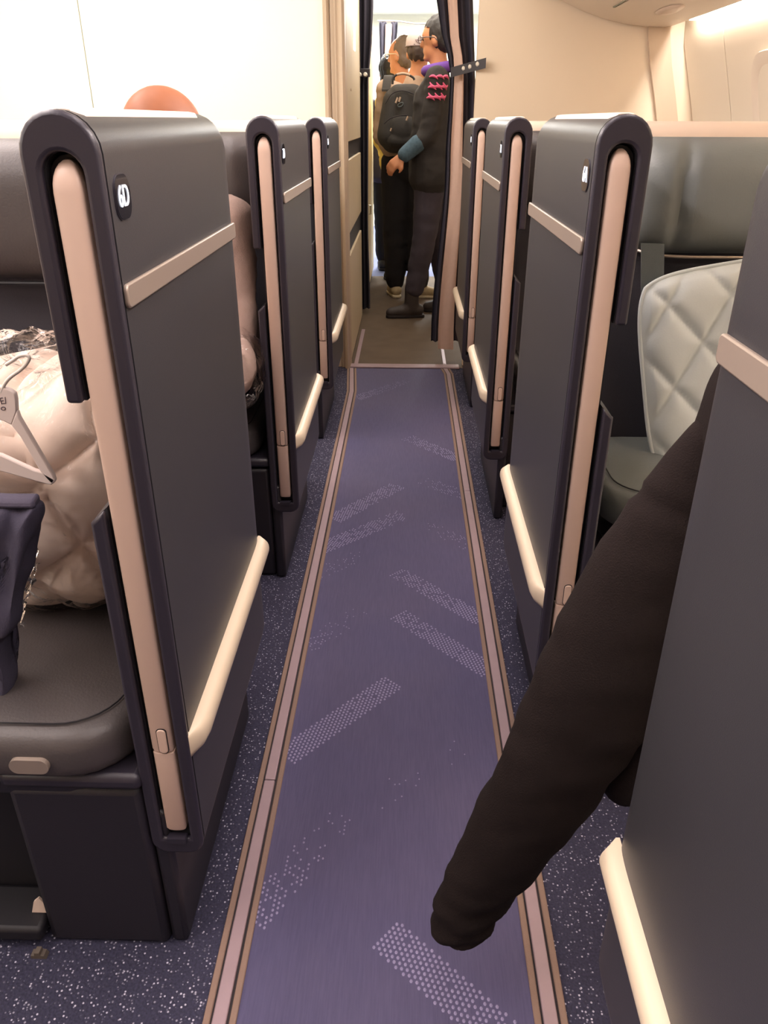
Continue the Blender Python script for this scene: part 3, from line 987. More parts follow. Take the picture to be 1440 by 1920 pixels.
cf = empty('curtain', (0, 0, 0), 0, 'distant navy and rose curtain seen through the doorway', 'curtain', 'doorway curtains')
ribbon('dark_panel', [(40, 711, 725), (145, 713, 722), (478, 712, 722)], CURTAIN, cf, 8.02, 0.02, 1.5)
ribbon('rose_stripe', [(45, 723, 735), (145, 720, 728), (478, 720, 728)], CURTSTR, cf, 8.0, 0.02, 1.0)
ribbon('dark_panel', [(40, 733, 746), (145, 726, 736), (478, 726, 736)], CURTAIN, cf, 8.02, 0.02, 1.5)
tag(obj('curtain_rail', tube([at(708, 39, 8.0), at(748, 40, 8.0), at(775, 44, 8.0), at(830, 45, 8.0)], 0.006, 8), TRIM), 'thin curtain rail above the distant curtain', 'rail')

# ------------------------------------------------------------------ quilted things
def quilt_h(x, z, ax=0.066, az=0.090, d=0.009):
    u = (x / ax + z / az) / 2; v = (x / ax - z / az) / 2
    du = abs(u - round(u)); dv = abs(v - round(v))
    e = min(du, dv) * 2 * ax * az / math.hypot(ax, az)
    return 1 - math.exp(-e / d)


def quilt_pillow():
    hw, hh, th = 0.205, 0.225, 0.026
    N = 72
    rings_f = {}
    bm = bmesh.new()
    def P(i, j, back):
        s = -1 + 2 * i / N; t = -1 + 2 * j / N
        k = 0.22
        x = hw * s * math.sqrt(1 - k * t * t * s * s * t * t * 0.9) ; z = hh * t * math.sqrt(1 - k * s * s * t * t * s * s * 0.9)
        e = (1 - abs(s) ** 10) * (1 - abs(t) ** 10)
        rim = math.exp(-((max(abs(s), abs(t)) - 0.955) / 0.02) ** 2)
        y = -(th * e * (0.35 + 0.65 * quilt_h(x + 0.012, z + 0.02))) * (1 - 0.5 * rim) - 0.006 * e
        if back: y = 0.02 * e
        return Vector((x, y, z))
    f = [[bm.verts.new(P(i, j, False)) for j in range(N + 1)] for i in range(N + 1)]
    b = [[(f[i][j] if i in (0, N) or j in (0, N) else bm.verts.new(P(i, j, True))) for j in range(N + 1)] for i in range(N + 1)]
    for i in range(N):
        for j in range(N):
            bm.faces.new((f[i][j], f[i + 1][j], f[i + 1][j + 1], f[i][j + 1]))
            try: bm.faces.new((b[i][j], b[i][j + 1], b[i + 1][j + 1], b[i + 1][j]))
            except ValueError: pass
    return bm, P, N


bmq, PF, NQ = quilt_pillow()
qp = empty('quilted_cushion', (0.735, 1.675, 0.735), 0, 'white diamond-quilted cushion leaning on the grey-green seat', 'cushion')
qp.rotation_euler = (math.radians(-14), math.radians(-10), 0)
obj('cushion_cover', bmq, WHITEQ, qp, smooth=80)
loop = [PF(i, 0, False) for i in range(NQ)] + [PF(NQ, j, False) for j in range(NQ)] + [PF(i, NQ, False) for i in range(NQ, 0, -1)] + [PF(0, j, False) for j in range(NQ, 0, -1)]
obj('piping', tube(loop + [loop[0]], 0.0045, 7), WHITEQ, qp, smooth=60)


def super_shape(c, r, e, nu, nv, disp):
    bm = bmesh.new()
    rings = []
    sg = lambda v, p: math.copysign(abs(v) ** p, v)
    for i in range(1, nv):
        a = -PI / 2 + PI * i / nv
        ring = []
        for k in range(nu):
            b = 2 * PI * k / nu
            n = Vector((sg(math.cos(a), e) * sg(math.cos(b), e), sg(math.cos(a), e) * sg(math.sin(b), e), sg(math.sin(a), e)))
            p = Vector((c[0] + r[0] * n.x, c[1] + r[1] * n.y, c[2] + r[2] * n.z))
            ring.append(p + n.normalized() * disp(p, n))
        rings.append(ring)
    return loft(rings, bm=bm)


# duvet in a clear bag on the nearest left seat
dc, dr = (-0.575, 1.20, 0.672), (0.185, 0.175, 0.180)


def dq(p, n):
    ax_, bx_ = (0.045, -0.098), (-0.085, -0.062)
    x, z = p.x + 0.498, p.z - 0.635
    det = ax_[0] * bx_[1] - ax_[1] * bx_[0]
    u = (x * bx_[1] - z * bx_[0]) / det; v = (ax_[0] * z - ax_[1] * x) / det
    e = min(abs(u - round(u)) * 0.10, abs(v - round(v)) * 0.10)
    return 0.026 * (1 - math.exp(-e / 0.011)) + 0.003 * noise.noise(p * 22)


dv = empty('bagged_duvet', (dc[0], dc[1], 0.49), 0, 'cream quilted duvet in a clear plastic bag on the left seat', 'duvet')
D0 = Vector((dc[0], dc[1], 0.49))


def dchild(name, bm, m, sm=80):
    for v in bm.verts: v.co -= D0
    return obj(name, bm, m, dv, smooth=sm)


dchild('duvet', super_shape(dc, dr, 0.62, 280, 170, dq), CREAMQ)


def crump(p, n):
    q = p * 13
    r = abs(noise.noise(q)) + 0.5 * abs(noise.noise(q * 2.3 + Vector((3, 1, 7))))
    up = max(0.0, (p.z - 0.72) / 0.12)
    return 0.004 + dq(p, n) * 0.8 + 0.020 * (0.42 - r) * (0.3 + up) + 0.012 * up


dchild('plastic_bag', super_shape((dc[0], dc[1], dc[2] + 0.004), (dr[0] + 0.012, dr[1] + 0.012, dr[2] + 0.012), 0.62, 150, 90, crump), FILM, 30)

# white hanger lying on the bag
YH = 0.965
hg = empty('coat_hanger', at(10, 800, YH), 0, 'white plastic coat hanger with a wire hook lying on the bagged duvet', 'hanger')
H0 = Vector(hg.location)


def ppoly(pts, y, th, bm=None):
    bm = bm or bmesh.new()
    P = [at(px, py, y) - H0 for px, py in pts]
    return loft([P, [p + Vector((0, th, 0)) for p in P]], bm=bm)


hb = bmesh.new()
ppoly([(-42, 745), (-34, 730), (-15, 722), (4, 726), (18, 731), (27, 738), (30, 750), (31, 772), (22, 798), (6, 790), (-20, 784), (-50, 784), (-56, 760)], YH, 0.009, hb)
ppoly([(31, 770), (36, 784), (100, 893), (103, 903), (97, 909), (88, 900), (76, 886), (38, 820), (20, 797)], YH, 0.009, hb)
ppoly([(103, 899), (101, 906), (95, 910), (86, 908), (0, 884), (-150, 846), (-150, 822), (0, 853), (63, 882), (80, 886)], YH, 0.009, hb)
ppoly([(-56, 758), (-150, 824), (-158, 836), (-150, 846), (-138, 842), (-48, 784)], YH, 0.009, hb)
bevel(obj('hanger_body', hb, HANGER, hg), 0.0018)
obj('wire_hook', tube([p - H0 for p in catmull([at(px, py, YH + 0.002) for px, py in ((2, 736), (9, 720), (20, 707), (38, 694), (49, 683), (55, 672), (52, 667), (45, 666), (34, 669), (24, 676), (11, 684))], 5)], 0.0024, 8), mat('pale_wire', (222, 212, 204), 0.3), hg, smooth=60)
t = text('printed_mark', 'E/', 0.013, INK, hg, at(6, 752, YH - 0.0004) - H0, (PI / 2, math.radians(-8), 0), 0.0002)
obj('printed_oval', tube([at(6 + 4 * math.cos(a), 766 + 3 * math.sin(a), YH - 0.0003) - H0 for a in [2 * PI * k / 14 for k in range(15)]], 0.0006, 5), INK, hg)

# folded navy garment in front of the duvet
YG = 0.885
gn = empty('navy_garment', at(0, 1300, YG), 0, 'folded navy cloth garment at the left edge, in front of the duvet', 'garment')
G0 = Vector(gn.location)
out = [(-120, 938), (0, 944), (60, 946), (71, 950), (68, 985), (56, 1060), (46, 1110), (41, 1150), (30, 1178), (12, 1196), (6, 1212), (14, 1232), (24, 1258), (29, 1280), (24, 1300), (8, 1314), (-20, 1320), (-120, 1320)]
out = [(p.x, p.y) for p in catmull([Vector((a, b, 0)) for a, b in out + out[:1]], 4)][:-1]
cen = Vector((-30, 1130))
rg = []
for yy, k in ((0.030, 0.90), (0.018, 0.97), (0.0, 1.0), (-0.014, 0.97), (-0.022, 0.90), (-0.025, 0.70), (-0.022, 0.4)):
    ring = []
    for px, py in out:
        q = cen + (Vector((px, py)) - cen) * k
        ring.append(at(q.x, q.y, YG) + Vector((0, yy + 0.006 * math.sin(q.x * 0.09 + q.y * 0.012), 0)) - G0)
    rg.append(ring)
gc = obj('garment_cloth', loft(rg), NAVYCLOTH, gn)
gs = gc.modifiers.new('sub', 'SUBSURF'); gs.levels = 2; gs.render_levels = 2
bake(gc); gc.data.materials.clear(); gc.data.materials.append(NAVYCLOTH)
ruffle(gc, 0.011, 16, (1.6, 1, 0.55)); shade(gc.data, 180)
hm = [at(px, py, YG) + Vector((0, -0.004, 0)) - G0 for px, py in ((-120, 928), (-40, 934), (20, 937), (62, 937), (72, 938))]
bmh = bmesh.new()
loft([[p + Vector((0, -0.012, -0.006)), p + Vector((0, -0.008, 0.005)), p + Vector((0, 0.012, 0.007)), p + Vector((0, 0.012, -0.006))] for p in hm], bm=bmh)
bevel(obj('hem_band', bmh, mat('navy_hem', (74, 68, 86), 0.85, bump=0.3, bump_scale=400), gn), 0.004)
# dark crumpled film along its edge
bmf = bmesh.new()
rows = []
for k in range(40):
    f = k / 39
    py = 935 + 245 * f; xl = 60 - 22 * f - 8 * math.sin(f * 9)
    row = []
    for j in range(7):
        px = xl + (18 - 4 * f) * j / 6
        row.append(at(px, py, 0.93) + Vector((0, 0.02 * noise.noise(Vector((px * 0.12, py * 0.07, 1))), 0)) - G0)
    rows.append(row)
loft(rows, cap=False, closed=False, bm=bmf)
sf = obj('clear_sleeve_edge', bmf, FILM, gn, smooth=20)


# ------------------------------------------------------------------ jacket hung behind the near right partition
jk = empty('jacket', (0.36, 0.80, 0.42), 0, 'dark brown fleece jacket with one sleeve dangling into the aisle', 'jacket')
J0 = Vector(jk.location)
cs = [((862, 1752), 50, 0.735), ((868, 1728), 62, 0.735), ((905, 1660), 80, 0.745), ((962, 1570), 92, 0.75), ((1030, 1460), 110, 0.755), ((1098, 1340), 130, 0.765), ((1170, 1205), 146, 0.78),
      ((1245, 1055), 140, 0.795), ((1310, 925), 112, 0.805), ((1372, 815), 78, 0.81)]
path = [at(px, py, y) for (px, py), w, y in cs]
wid = []
for (p, w, y), c in zip(cs, path):
    wid.append((at(p[0] + w, p[1], y) - at(p[0] - w, p[1], y)).length / 2 * 0.93)
P2 = catmull(path, 10)
W2 = []
for i in range(len(P2)):
    f = i / 10; a = min(int(f), len(wid) - 2); W2.append(wid[a] + (wid[a + 1] - wid[a]) * (f - a))
rings = []
ydir = Vector((0, 1, 0))
n = len(P2)
for i, p in enumerate(P2):
    t = (P2[min(i + 1, n - 1)] - P2[max(i - 1, 0)]).normalized()
    side = t.cross(ydir).normalized(); yd = side.cross(t).normalized()
    s = i / (n - 1)
    ring = []
    for k in range(48):
        a = 2 * PI * k / 48
        w = W2[i]
        if i < 4: w *= (0.72, 0.9, 0.97, 1.0)[i]
        dirv = side * math.cos(a) + yd * math.sin(a) * 0.62
        q = p + dirv * w
        # soft cross folds, strongest low on the sleeve
        fold = 0.009 * (1 - s) ** 0.8 * noise.noise(Vector((s * 26 + 0.9 * math.cos(a), math.cos(a) * 0.9, math.sin(a) * 0.9 + 4)))
        fold += 0.006 * noise.noise(q * 9)
        if abs(s - 0.86) < 0.012: fold -= 0.004
        ring.append(q + dirv.normalized() * fold - J0)
    rings.append(ring)
obj('sleeve', loft(rings), JACKET, jk, smooth=80)
jb = blob('jacket_body', [('c', (0.385, 0.80, 0.95), (0.375, 0.80, 0.50), 0.075, 0.085, 0.8), ('c', (0.36, 0.80, 0.72), (0.308, 0.780, 0.425), 0.07, 0.045, 0.8), ('c', (0.39, 0.81, 0.9), (0.46, 0.84, 0.55), 0.07, 0.07)], JACKET, None, 0.012, 6)
for v in jb.data.vertices: v.co -= J0
jb.parent = jk


# ------------------------------------------------------------------ people
def hand(wrist, d, up, k=1.0, thumb=1):
    """palm, four unequal curled fingers and a thumb as capsules"""
    d = Vector(d).normalized(); up = Vector(up); up = (up - d * up.dot(d)).normalized(); sd = d.cross(up)
    w = Vector(wrist); out = []
    palm = w + d * 0.085 * k
    for s in (-0.026, -0.009, 0.009, 0.026):
        out.append(('c', w + sd * s * 0.6, palm + sd * s, 0.015 * k, 0.013 * k))
    for s, L in ((-0.030, 0.062), (-0.010, 0.076), (0.010, 0.072), (0.029, 0.055)):
        a = palm + sd * s; b = a + (d * 0.9 - up * 0.35).normalized() * L * 0.5; c = b + (d * 0.5 - up * 0.85).normalized() * L * 0.5
        out += [('c', a, b, 0.0095 * k, 0.009 * k), ('c', b, c, 0.009 * k, 0.0078 * k)]
    a = w + d * 0.03 + sd * thumb * 0.026; b = a + (d * 0.6 + sd * thumb * 0.8).normalized() * 0.04; c = b + (d * 0.95 - up * 0.3 + sd * thumb * 0.1).normalized() * 0.03
    out += [('c', a, b, 0.012 * k, 0.0105 * k), ('c', b, c, 0.0105 * k, 0.009 * k)]
    return out


def head(c, f, size=1.0):
    """head ellipsoids with nose, chin, ears and brow; f is the facing direction in plan"""
    c = Vector(c); f = Vector((f[0], f[1], 0)).normalized(); s = Vector((-f.y, f.x, 0)); k = size
    ang = math.atan2(f.y, f.x)
    pr = [('e', c + Vector((0, 0, 0.02 * k)), (0.100 * k, 0.078 * k, 0.098 * k), ang, 'Z'),
          ('e', c + f * 0.028 * k + Vector((0, 0, -0.055 * k)), (0.062 * k, 0.058 * k, 0.068 * k), ang, 'Z'),
          ('c', c + f * 0.088 * k + Vector((0, 0, 0.010 * k)), c + f * 0.108 * k + Vector((0, 0, -0.030 * k)), 0.010 * k, 0.015 * k),
          ('c', c + f * 0.072 * k + s * 0.02 + Vector((0, 0, -0.100 * k)), c + f * 0.072 * k - s * 0.02 + Vector((0, 0, -0.100 * k)), 0.017 * k, 0.017 * k),
          ('c', c + f * 0.088 * k + s * 0.018 + Vector((0, 0, -0.064 * k)), c + f * 0.088 * k - s * 0.018 + Vector((0, 0, -0.064 * k)), 0.008 * k, 0.008 * k),
          ('c', c + f * 0.086 * k + s * 0.035 + Vector((0, 0, 0.024 * k)), c + f * 0.086 * k - s * 0.035 + Vector((0, 0, 0.024 * k)), 0.010 * k, 0.010 * k)]
    for g in (-1, 1):
        e = c + s * g * 0.078 * k - f * 0.004
        pr.append(('e', e + Vector((0, 0, -0.012 * k)), (0.020 * k, 0.010 * k, 0.032 * k), ang, 'Z'))
    return pr


def face_bits(c, f, parent, k=1.0):
    """eyes as small dark-and-white balls set in the face"""
    c = Vector(c); f = Vector((f[0], f[1], 0)).normalized(); s = Vector((-f.y, f.x, 0))
    for g in (-1, 1):
        bm = bmesh.new()
        ret = bmesh.ops.create_uvsphere(bm, u_segments=10, v_segments=8, radius=0.011 * k)
        p = c + f * 0.083 * k + s * g * 0.031 * k + Vector((0, 0, 0.002))
        for v in ret['verts']: v.co += p
        obj('eye', bm, mat('eye_dark', (60, 44, 38), 0.2), parent, smooth=80)


def glasses(c, f, parent, k=1.0, m=None):
    c = Vector(c); f = Vector((f[0], f[1], 0)).normalized(); s = Vector((-f.y, f.x, 0))
    bm = bmesh.new()
    for g in (-1, 1):
        ctr = c + f * 0.108 * k + s * g * 0.033 * k + Vector((0, 0, 0.0))
        loopp = [ctr + s * 0.026 * math.cos(a) + Vector((0, 0, 0.019 * math.sin(a))) for a in [2 * PI * j / 16 for j in range(17)]]
        tube(loopp, 0.0022, 6, bm=bm)
        tube([c + f * 0.106 * k + s * g * 0.060 * k + Vector((0, 0, 0.006)), c + f * 0.05 + s * g * 0.080 * k + Vector((0, 0, 0.008)), c - f * 0.005 + s * g * 0.086 * k + Vector((0, 0, 0.006)), c - f * 0.025 + s * g * 0.086 * k + Vector((0, 0, -0.012))], 0.0026, 6, bm=bm)
    tube([c + f * 0.110 * k + s * 0.008, c + f * 0.110 * k - s * 0.008], 0.0022, 6, bm=bm)
    obj('glasses', bm, m or mat('glasses_frame', (70, 60, 58), 0.3), parent, smooth=60)


def lerp(a, b, t):
    return Vector(a).lerp(Vector(b), t)


def build_person(label, J, skin, top, legs, group=None, hand_vis=(True, True), ff=(0, 1), head_size=1.0, sleeve=0.95, leg_r=(0.085, 0.062, 0.050), hem=0.0, top_low=None, cuff=0.93):
    root = empty('person', (J['pelvis'][0], J['pelvis'][1], 0.0), 0, label, 'person', group)
    O = Vector(root.location)
    def sh(o):
        for v in o.data.vertices: v.co -= O
        return o
    pel, che, nk, hd = (Vector(J[k]) for k in ('pelvis', 'chest', 'neck', 'head'))
    sv = (Vector(J['ls']) - Vector(J['rs'])).normalized()
    pr = head(hd, ff, head_size)
    pr += [('c', nk - Vector((0, 0, 0.06)), hd - Vector((0, 0, 0.06)), 0.056, 0.052)]
    pr += [('c', che + sv * 0.07, che - sv * 0.07, 0.115, 0.115), ('c', che, pel, 0.11, 0.12), ('c', pel + sv * 0.06, pel - sv * 0.06, 0.105, 0.105), ('c', che, nk, 0.10, 0.058)]
    for q in 'lr':
        s, e, w = (Vector(J[q + k]) for k in 's e w'.split())
        pr += [('c', lerp(s, che, 0.45), s, 0.085, 0.058), ('c', s, e, 0.050, 0.040), ('c', e, w, 0.041, 0.026)]
        pr += hand(w, (w - e), J.get(q + 'up', (0, 0, 1)), 1.0, J.get(q + 'th', 1 if q == 'l' else -1))
        h, k, a, t = (Vector(J[q + z]) for z in 'h k a t'.split())
        pr += [('c', lerp(h, pel, 0.3), h, 0.09, 0.085), ('c', h, k, 0.082, 0.055), ('c', k, a, 0.052, 0.036), ('c', a, lerp(a, Vector((t.x, t.y, 0.035)), 0.45), 0.026, 0.016)]
    body = sh(blob('body', pr, skin, None, 0.0095, 5)); body.parent = root
    if top_low: tp_p = lerp(che, pel, top_low)
    else: tp_p = pel - Vector((0, 0, hem))
    tp = [('c', che + sv * 0.07, che - sv * 0.07, 0.132, 0.132), ('c', che, tp_p, 0.13, 0.140), ('c', che + sv * 0.07, tp_p + sv * 0.08, 0.13, 0.138), ('c', che - sv * 0.07, tp_p - sv * 0.08, 0.13, 0.138), ('c', tp_p + sv * 0.07, tp_p - sv * 0.07, 0.135, 0.135), ('c', che, lerp(che, nk, 0.8), 0.115, 0.072)]
    for q in 'lr':
        s, e, w = (Vector(J[q + k]) for k in 's e w'.split())
        tp += [('c', lerp(s, che, 0.45), s, 0.10, 0.074), ('c', s, e, 0.068, 0.056), ('c', e, lerp(e, w, sleeve), 0.057, 0.042)]
    topo = sh(blob('top', tp, top, None, 0.011, 3)); ruffle(topo, 0.008, 9, (1, 1, 1.7)); topo.parent = root
    lp = []
    lp += [('c', pel + sv * 0.07, pel - sv * 0.07, 0.122, 0.122), ('c', pel, lerp(pel, che, 0.32), 0.134, 0.126)]
    for q in 'lr':
        h, k, a = (Vector(J[q + z]) for z in 'h k a'.split())
        lp += [('c', h, k, leg_r[0] + 0.015, leg_r[1] + 0.012), ('c', k, lerp(k, a, cuff), leg_r[1] + 0.012, leg_r[2] + 0.012)]
    lg = sh(blob('trousers', lp, legs, None, 0.011, 3)); ruffle(lg, 0.006, 8, (1, 1, 1.8)); lg.parent = root
    return root, sh


def shoe(J, q, m, sole, root, sh, boot=False):
    a, t = Vector(J[q + 'a']), Vector(J[q + 't'])
    d = Vector((t.x - a.x, t.y - a.y, 0)).normalized()
    g = Vector((a.x, a.y, 0))
    pr = [('c', g - d * 0.045 + Vector((0, 0, 0.052)), g + d * 0.03 + Vector((0, 0, 0.058)), 0.042, 0.046), ('c', g + d * 0.03 + Vector((0, 0, 0.05)), g + d * 0.145 + Vector((0, 0, 0.036)), 0.046, 0.034),
          ('c', g + d * 0.06 + Vector((0, 0, 0.03)), g - d * 0.03 + Vector((0, 0, 0.03)), 0.04, 0.034)]
    if boot: pr.append(('c', g + Vector((0, 0, 0.06)), g + Vector((0, 0, 0.20)), 0.050, 0.050))
    o = sh(blob('boot' if boot else 'shoe', pr, m, None, 0.007, 3)); o.parent = root
    n = Vector((-d.y, d.x, 0))
    pts = []
    for f, w in ((-0.09, 0.018), (-0.075, 0.034), (-0.02, 0.036), (0.06, 0.042), (0.13, 0.040), (0.165, 0.028), (0.178, 0.010)):
        pts.append((f, w))
    poly = [g + d * f + n * w for f, w in pts] + [g + d * f - n * w for f, w in pts[::-1]]
    s = obj('sole', loft([[p + Vector((0, 0, z)) - Vector(root.location) for p in poly] for z in (0.003, 0.022)]), sole, root)
    bevel(s, 0.004)


def hair_cap(name, c, f, m, root, sh, k=1.0, low=0.0, back=0.02, r=(0.107, 0.086, 0.104)):
    c = Vector(c); f = Vector((f[0], f[1], 0)).normalized(); ang = math.atan2(f.y, f.x)
    pr = [('e', c - f * back + Vector((0, 0, 0.030 * k)), (r[0] * k, r[1] * k, r[2] * k), ang, 'Z')]
    if low: pr.append(('e', c - f * 0.04 + Vector((0, 0, -low)), (0.062, 0.082, 0.07), ang, 'Z'))
    o = ruffle(sh(blob(name, pr, m, None, 0.007, 2)), 0.006, 38, (1, 1, 0.5)); o.parent = root
    # trim the part that would cover the face
    bm = bmesh.new(); bm.from_mesh(o.data)
    O = Vector(root.location)
    kill = [v for v in bm.verts if (v.co + O - c).dot(f) > 0.035 and (v.co + O).z < c.z + 0.055 * k]
    bmesh.ops.delete(bm, geom=kill, context='VERTS'); bm.to_mesh(o.data); bm.free()
    return o


# seated bald man in the second suite on the left
hd = at(303, 222, 2.10); hd.z = 1.178
J = dict(pelvis=(-0.63, 2.24, 0.575), chest=(-0.625, 2.17, 0.90), neck=(-0.615, 2.14, 1.06), head=hd,
         ls=(-0.452, 2.06, 0.985), le=(-0.440, 1.985, 0.715), lw=(-0.52, 1.80, 0.665), rs=(-0.80, 2.14, 0.985), re=(-0.84, 2.0, 0.74), rw=(-0.72, 1.84, 0.665),
         lh=(-0.54, 2.2, 0.56), lk=(-0.53, 1.82, 0.56), la=(-0.53, 1.80, 0.13), lt=(-0.53, 1.66, 0.05), rh=(-0.72, 2.2, 0.56), rk=(-0.73, 1.82, 0.56), ra=(-0.73, 1.80, 0.13), rt=(-0.73, 1.66, 0.05))
root, sh = build_person('bald person in a rose-beige sweater seated beyond the 6D partition', J, SKIN, SWEATER, BLACKPANTS, ff=(-0.9, -0.45))
face_bits(hd, (-0.9, -0.45), root)
for v in [c for c in root.children if c.name.startswith('eye')]:
    v.location = -Vector(root.location)
shoe(J, 'l', BLACKCLOTH, GAP, root, sh); shoe(J, 'r', BLACKCLOTH, GAP, root, sh)
# blanket in film on his lap
bl = empty('wrapped_blanket', (-0.46, 1.93, 0.60), 0, 'rose blanket in clear film on the seated person\'s lap', 'blanket')
b0 = Vector(bl.location)
bmx = super_shape((-0.47, 1.90, 0.66), (0.085, 0.10, 0.075), 0.7, 60, 40, lambda p, n: 0.006 * noise.noise(p * 25))
for v in bmx.verts: v.co -= b0
obj('blanket', bmx, SWEATER, bl, smooth=80)
bmx = super_shape((-0.465, 1.90, 0.655), (0.10, 0.11, 0.10), 0.7, 80, 50, lambda p, n: 0.022 * (0.3 - abs(noise.noise(p * 17))))
for v in bmx.verts: v.co -= b0
obj('plastic_film', bmx, FILM, bl, smooth=25)

# standing person on the right of the queue, seen from the left side
hd = at(822, 74, 5.46)
el = at(803, 252, 5.26); ws_ = at(757, 292, 5.24)
kn = at(797, 440, 5.36); an = at(768, 553, 5.36)
J = dict(pelvis=(0.15, 5.45, 0.93), chest=(0.16, 5.46, 1.32), neck=(0.185, 5.46, 1.52), head=hd,
         ls=(0.165, 5.29, 1.44), le=el, lw=ws_, lup=(0.4, -0.6, 0.8), lth=-1, rs=(0.19, 5.63, 1.44), re=(0.23, 5.66, 1.14), rw=(0.20, 5.60, 0.92),
         lh=(0.14, 5.37, 0.86), lk=kn, la=(an.x + 0.015, 5.38, 0.10), lt=(an.x - 0.12, 5.36, 0.04), rh=(0.16, 5.54, 0.86), rk=(0.21, 5.56, 0.5), ra=(0.30, 5.58, 0.10), rt=(0.18, 5.57, 0.04))
F = (-0.93, 0.36)
root, sh = build_person('person in black jacket with pink sleeve print and dark jeans, turned left', J, SKIN2, BLACKCLOTH, JEANS, ff=F, sleeve=0.55, hem=0.03, cuff=0.76, leg_r=(0.088, 0.070, 0.056), group='people queuing beyond the doorway')
O = Vector(root.location)
hair_cap('hair', hd, F, HAIR, root, sh, 1.02, low=0.005, back=0.018)
face_bits(hd, F, root); glasses(hd, F, root)
for c in root.children:
    if c.name.startswith(('eye', 'glasses')): c.location = -O
shoe(J, 'l', BOOT, GAP, root, sh, True); shoe(J, 'r', BOOT, GAP, root, sh, True)
o = sh(blob('cuff', [('c', lerp(el, ws_, 0.42), lerp(el, ws_, 0.95), 0.052, 0.046)], TEAL, None, 0.007, 2)); o.parent = root
bm = bmesh.new()
cpts = [Vector((0.185 + 0.085 * math.cos(a), 5.46 + 0.105 * math.sin(a), 1.505 + 0.014 * math.cos(a))) for a in [2 * PI * j / 20 for j in range(21)]]
tube(cpts, 0.030, 8, bm=bm)
for v in bm.verts: v.co -= O
obj('collar', bm, PURPLE, root, smooth=60)
# pink printed strokes standing on the upper sleeve
s0, e0 = Vector(J['ls']), Vector(J['le'])
axv = (e0 - s0).normalized()
for r_ in range(5):
    for c_ in range(3):
        f = -0.005 + 0.028 * r_
        a0 = -2.25 + 0.55 * c_ + 0.12 * (r_ % 2)
        pts = []
        for j in range(7):
            g = j / 6
            ang = a0 + 0.75 * g
            q = s0 + axv * (f - 0.005 + 0.018 * math.sin(PI * g) * (1 if r_ % 2 else -0.6) + 0.012 * g)
            rad = 0.075 - 0.010 * (f / 0.25)
            pts.append(q + Vector((math.cos(ang) * rad, math.sin(ang) * rad, 0)))
        obj('print_stroke', tube([q - O for q in pts], [0.003, 0.006, 0.008, 0.009, 0.007, 0.005, 0.002], 6), PINK, root, smooth=60)


# backpack at that person's back and the bottle in its side pocket
bp2 = tag(blob('daypack', [('c', (0.40, 5.47, 1.34), (0.39, 5.47, 1.02), 0.10, 0.115), ('c', (0.33, 5.36, 1.05), (0.335, 5.36, 0.98), 0.055, 0.055)], PACK, None, 0.012, 3), 'black daypack half hidden by the striped curtain', 'backpack')
pb = at(833, 300, 5.33)
bo = empty('water_bottle', (pb.x, 5.33, 0.985), 0, 'clear water bottle with a white cap beside the striped curtain', 'bottle')


def lathe(prof, seg=20):
    return loft([[(r * math.cos(2 * PI * k / seg), r * math.sin(2 * PI * k / seg), z) for k in range(seg)] for r, z in prof])


obj('bottle_body', lathe([(0.026, 0.0), (0.031, 0.01), (0.031, 0.10), (0.029, 0.12), (0.031, 0.14), (0.031, 0.22), (0.026, 0.255), (0.014, 0.285), (0.013, 0.30)]), mat('bottle_plastic', (206, 206, 214), 0.12, trans=0.6, alpha=0.75), bo, smooth=40)
obj('bottle_cap', lathe([(0.016, 0.298), (0.0165, 0.30), (0.0165, 0.328), (0.015, 0.332)]), mat('white_cap', (236, 230, 228), 0.4), bo, smooth=40)
lb = obj('bottle_label', lathe([(0.0316, 0.045), (0.0316, 0.125)]), mat('white_label', (226, 222, 224), 0.5), bo, smooth=40)
obj('label_band', lathe([(0.0322, 0.05), (0.0322, 0.072)]), mat('blue_label', (70, 72, 140), 0.5), lb, smooth=40)

# person with pale cap, seen from behind, wearing a black backpack
hd = at(786, 97, 6.02); hd.z = 1.628
lf = at(738, 551, 6.1); rf = at(782, 556, 6.05)
J = dict(pelvis=(-0.005, 6.03, 0.93), chest=(0.02, 6.03, 1.28), neck=(0.05, 6.03, 1.50), head=hd,
         ls=(-0.155, 6.04, 1.41), le=(-0.20, 6.06, 1.12), lw=(-0.12, 6.3, 1.08), rs=(0.215, 6.04, 1.40), re=(0.26, 6.06, 1.12), rw=(0.2, 6.3, 1.10),
         lh=(-0.085, 6.04, 0.88), lk=(-0.09, 6.06, 0.5), la=(-0.085, 6.10, 0.10), lt=(-0.12, 6.24, 0.04), rh=(0.08, 6.04, 0.88), rk=(0.085, 6.05, 0.5), ra=(0.095, 6.06, 0.10), rt=(0.22, 6.05, 0.04))
root, sh = build_person('person in pale grey cap, taupe shirt and black trousers seen from behind', J, SKIN2, GREYSHIRT, BLACKPANTS, ff=(0.1, 1), sleeve=0.2, top_low=0.55, leg_r=(0.095, 0.080, 0.066), group='people queuing beyond the doorway')
hair_cap('hair', hd - Vector((0, 0, 0.012)), (0.1, 1), mat('dark_grey_hair', (66, 52, 46), 0.7, bump=0.6, bump_scale=150), root, sh, 0.97, back=0.010, r=(0.104, 0.086, 0.086))
shoe(J, 'l', SNEAK, SOLE, root, sh); shoe(J, 'r', SNEAK, SOLE, root, sh)
O = Vector(root.location)
cp = []
for z, r in ((0.030, 1.0), (0.055, 1.0), (0.085, 0.95), (0.108, 0.78), (0.120, 0.5), (0.125, 0.15)):
    cp.append([hd + Vector((0.091 * r * math.cos(2 * PI * k / 28), 0.110 * r * math.sin(2 * PI * k / 28), z)) - O for k in range(28)])
co = obj('cap', loft(cp), CAPM, root, smooth=60)
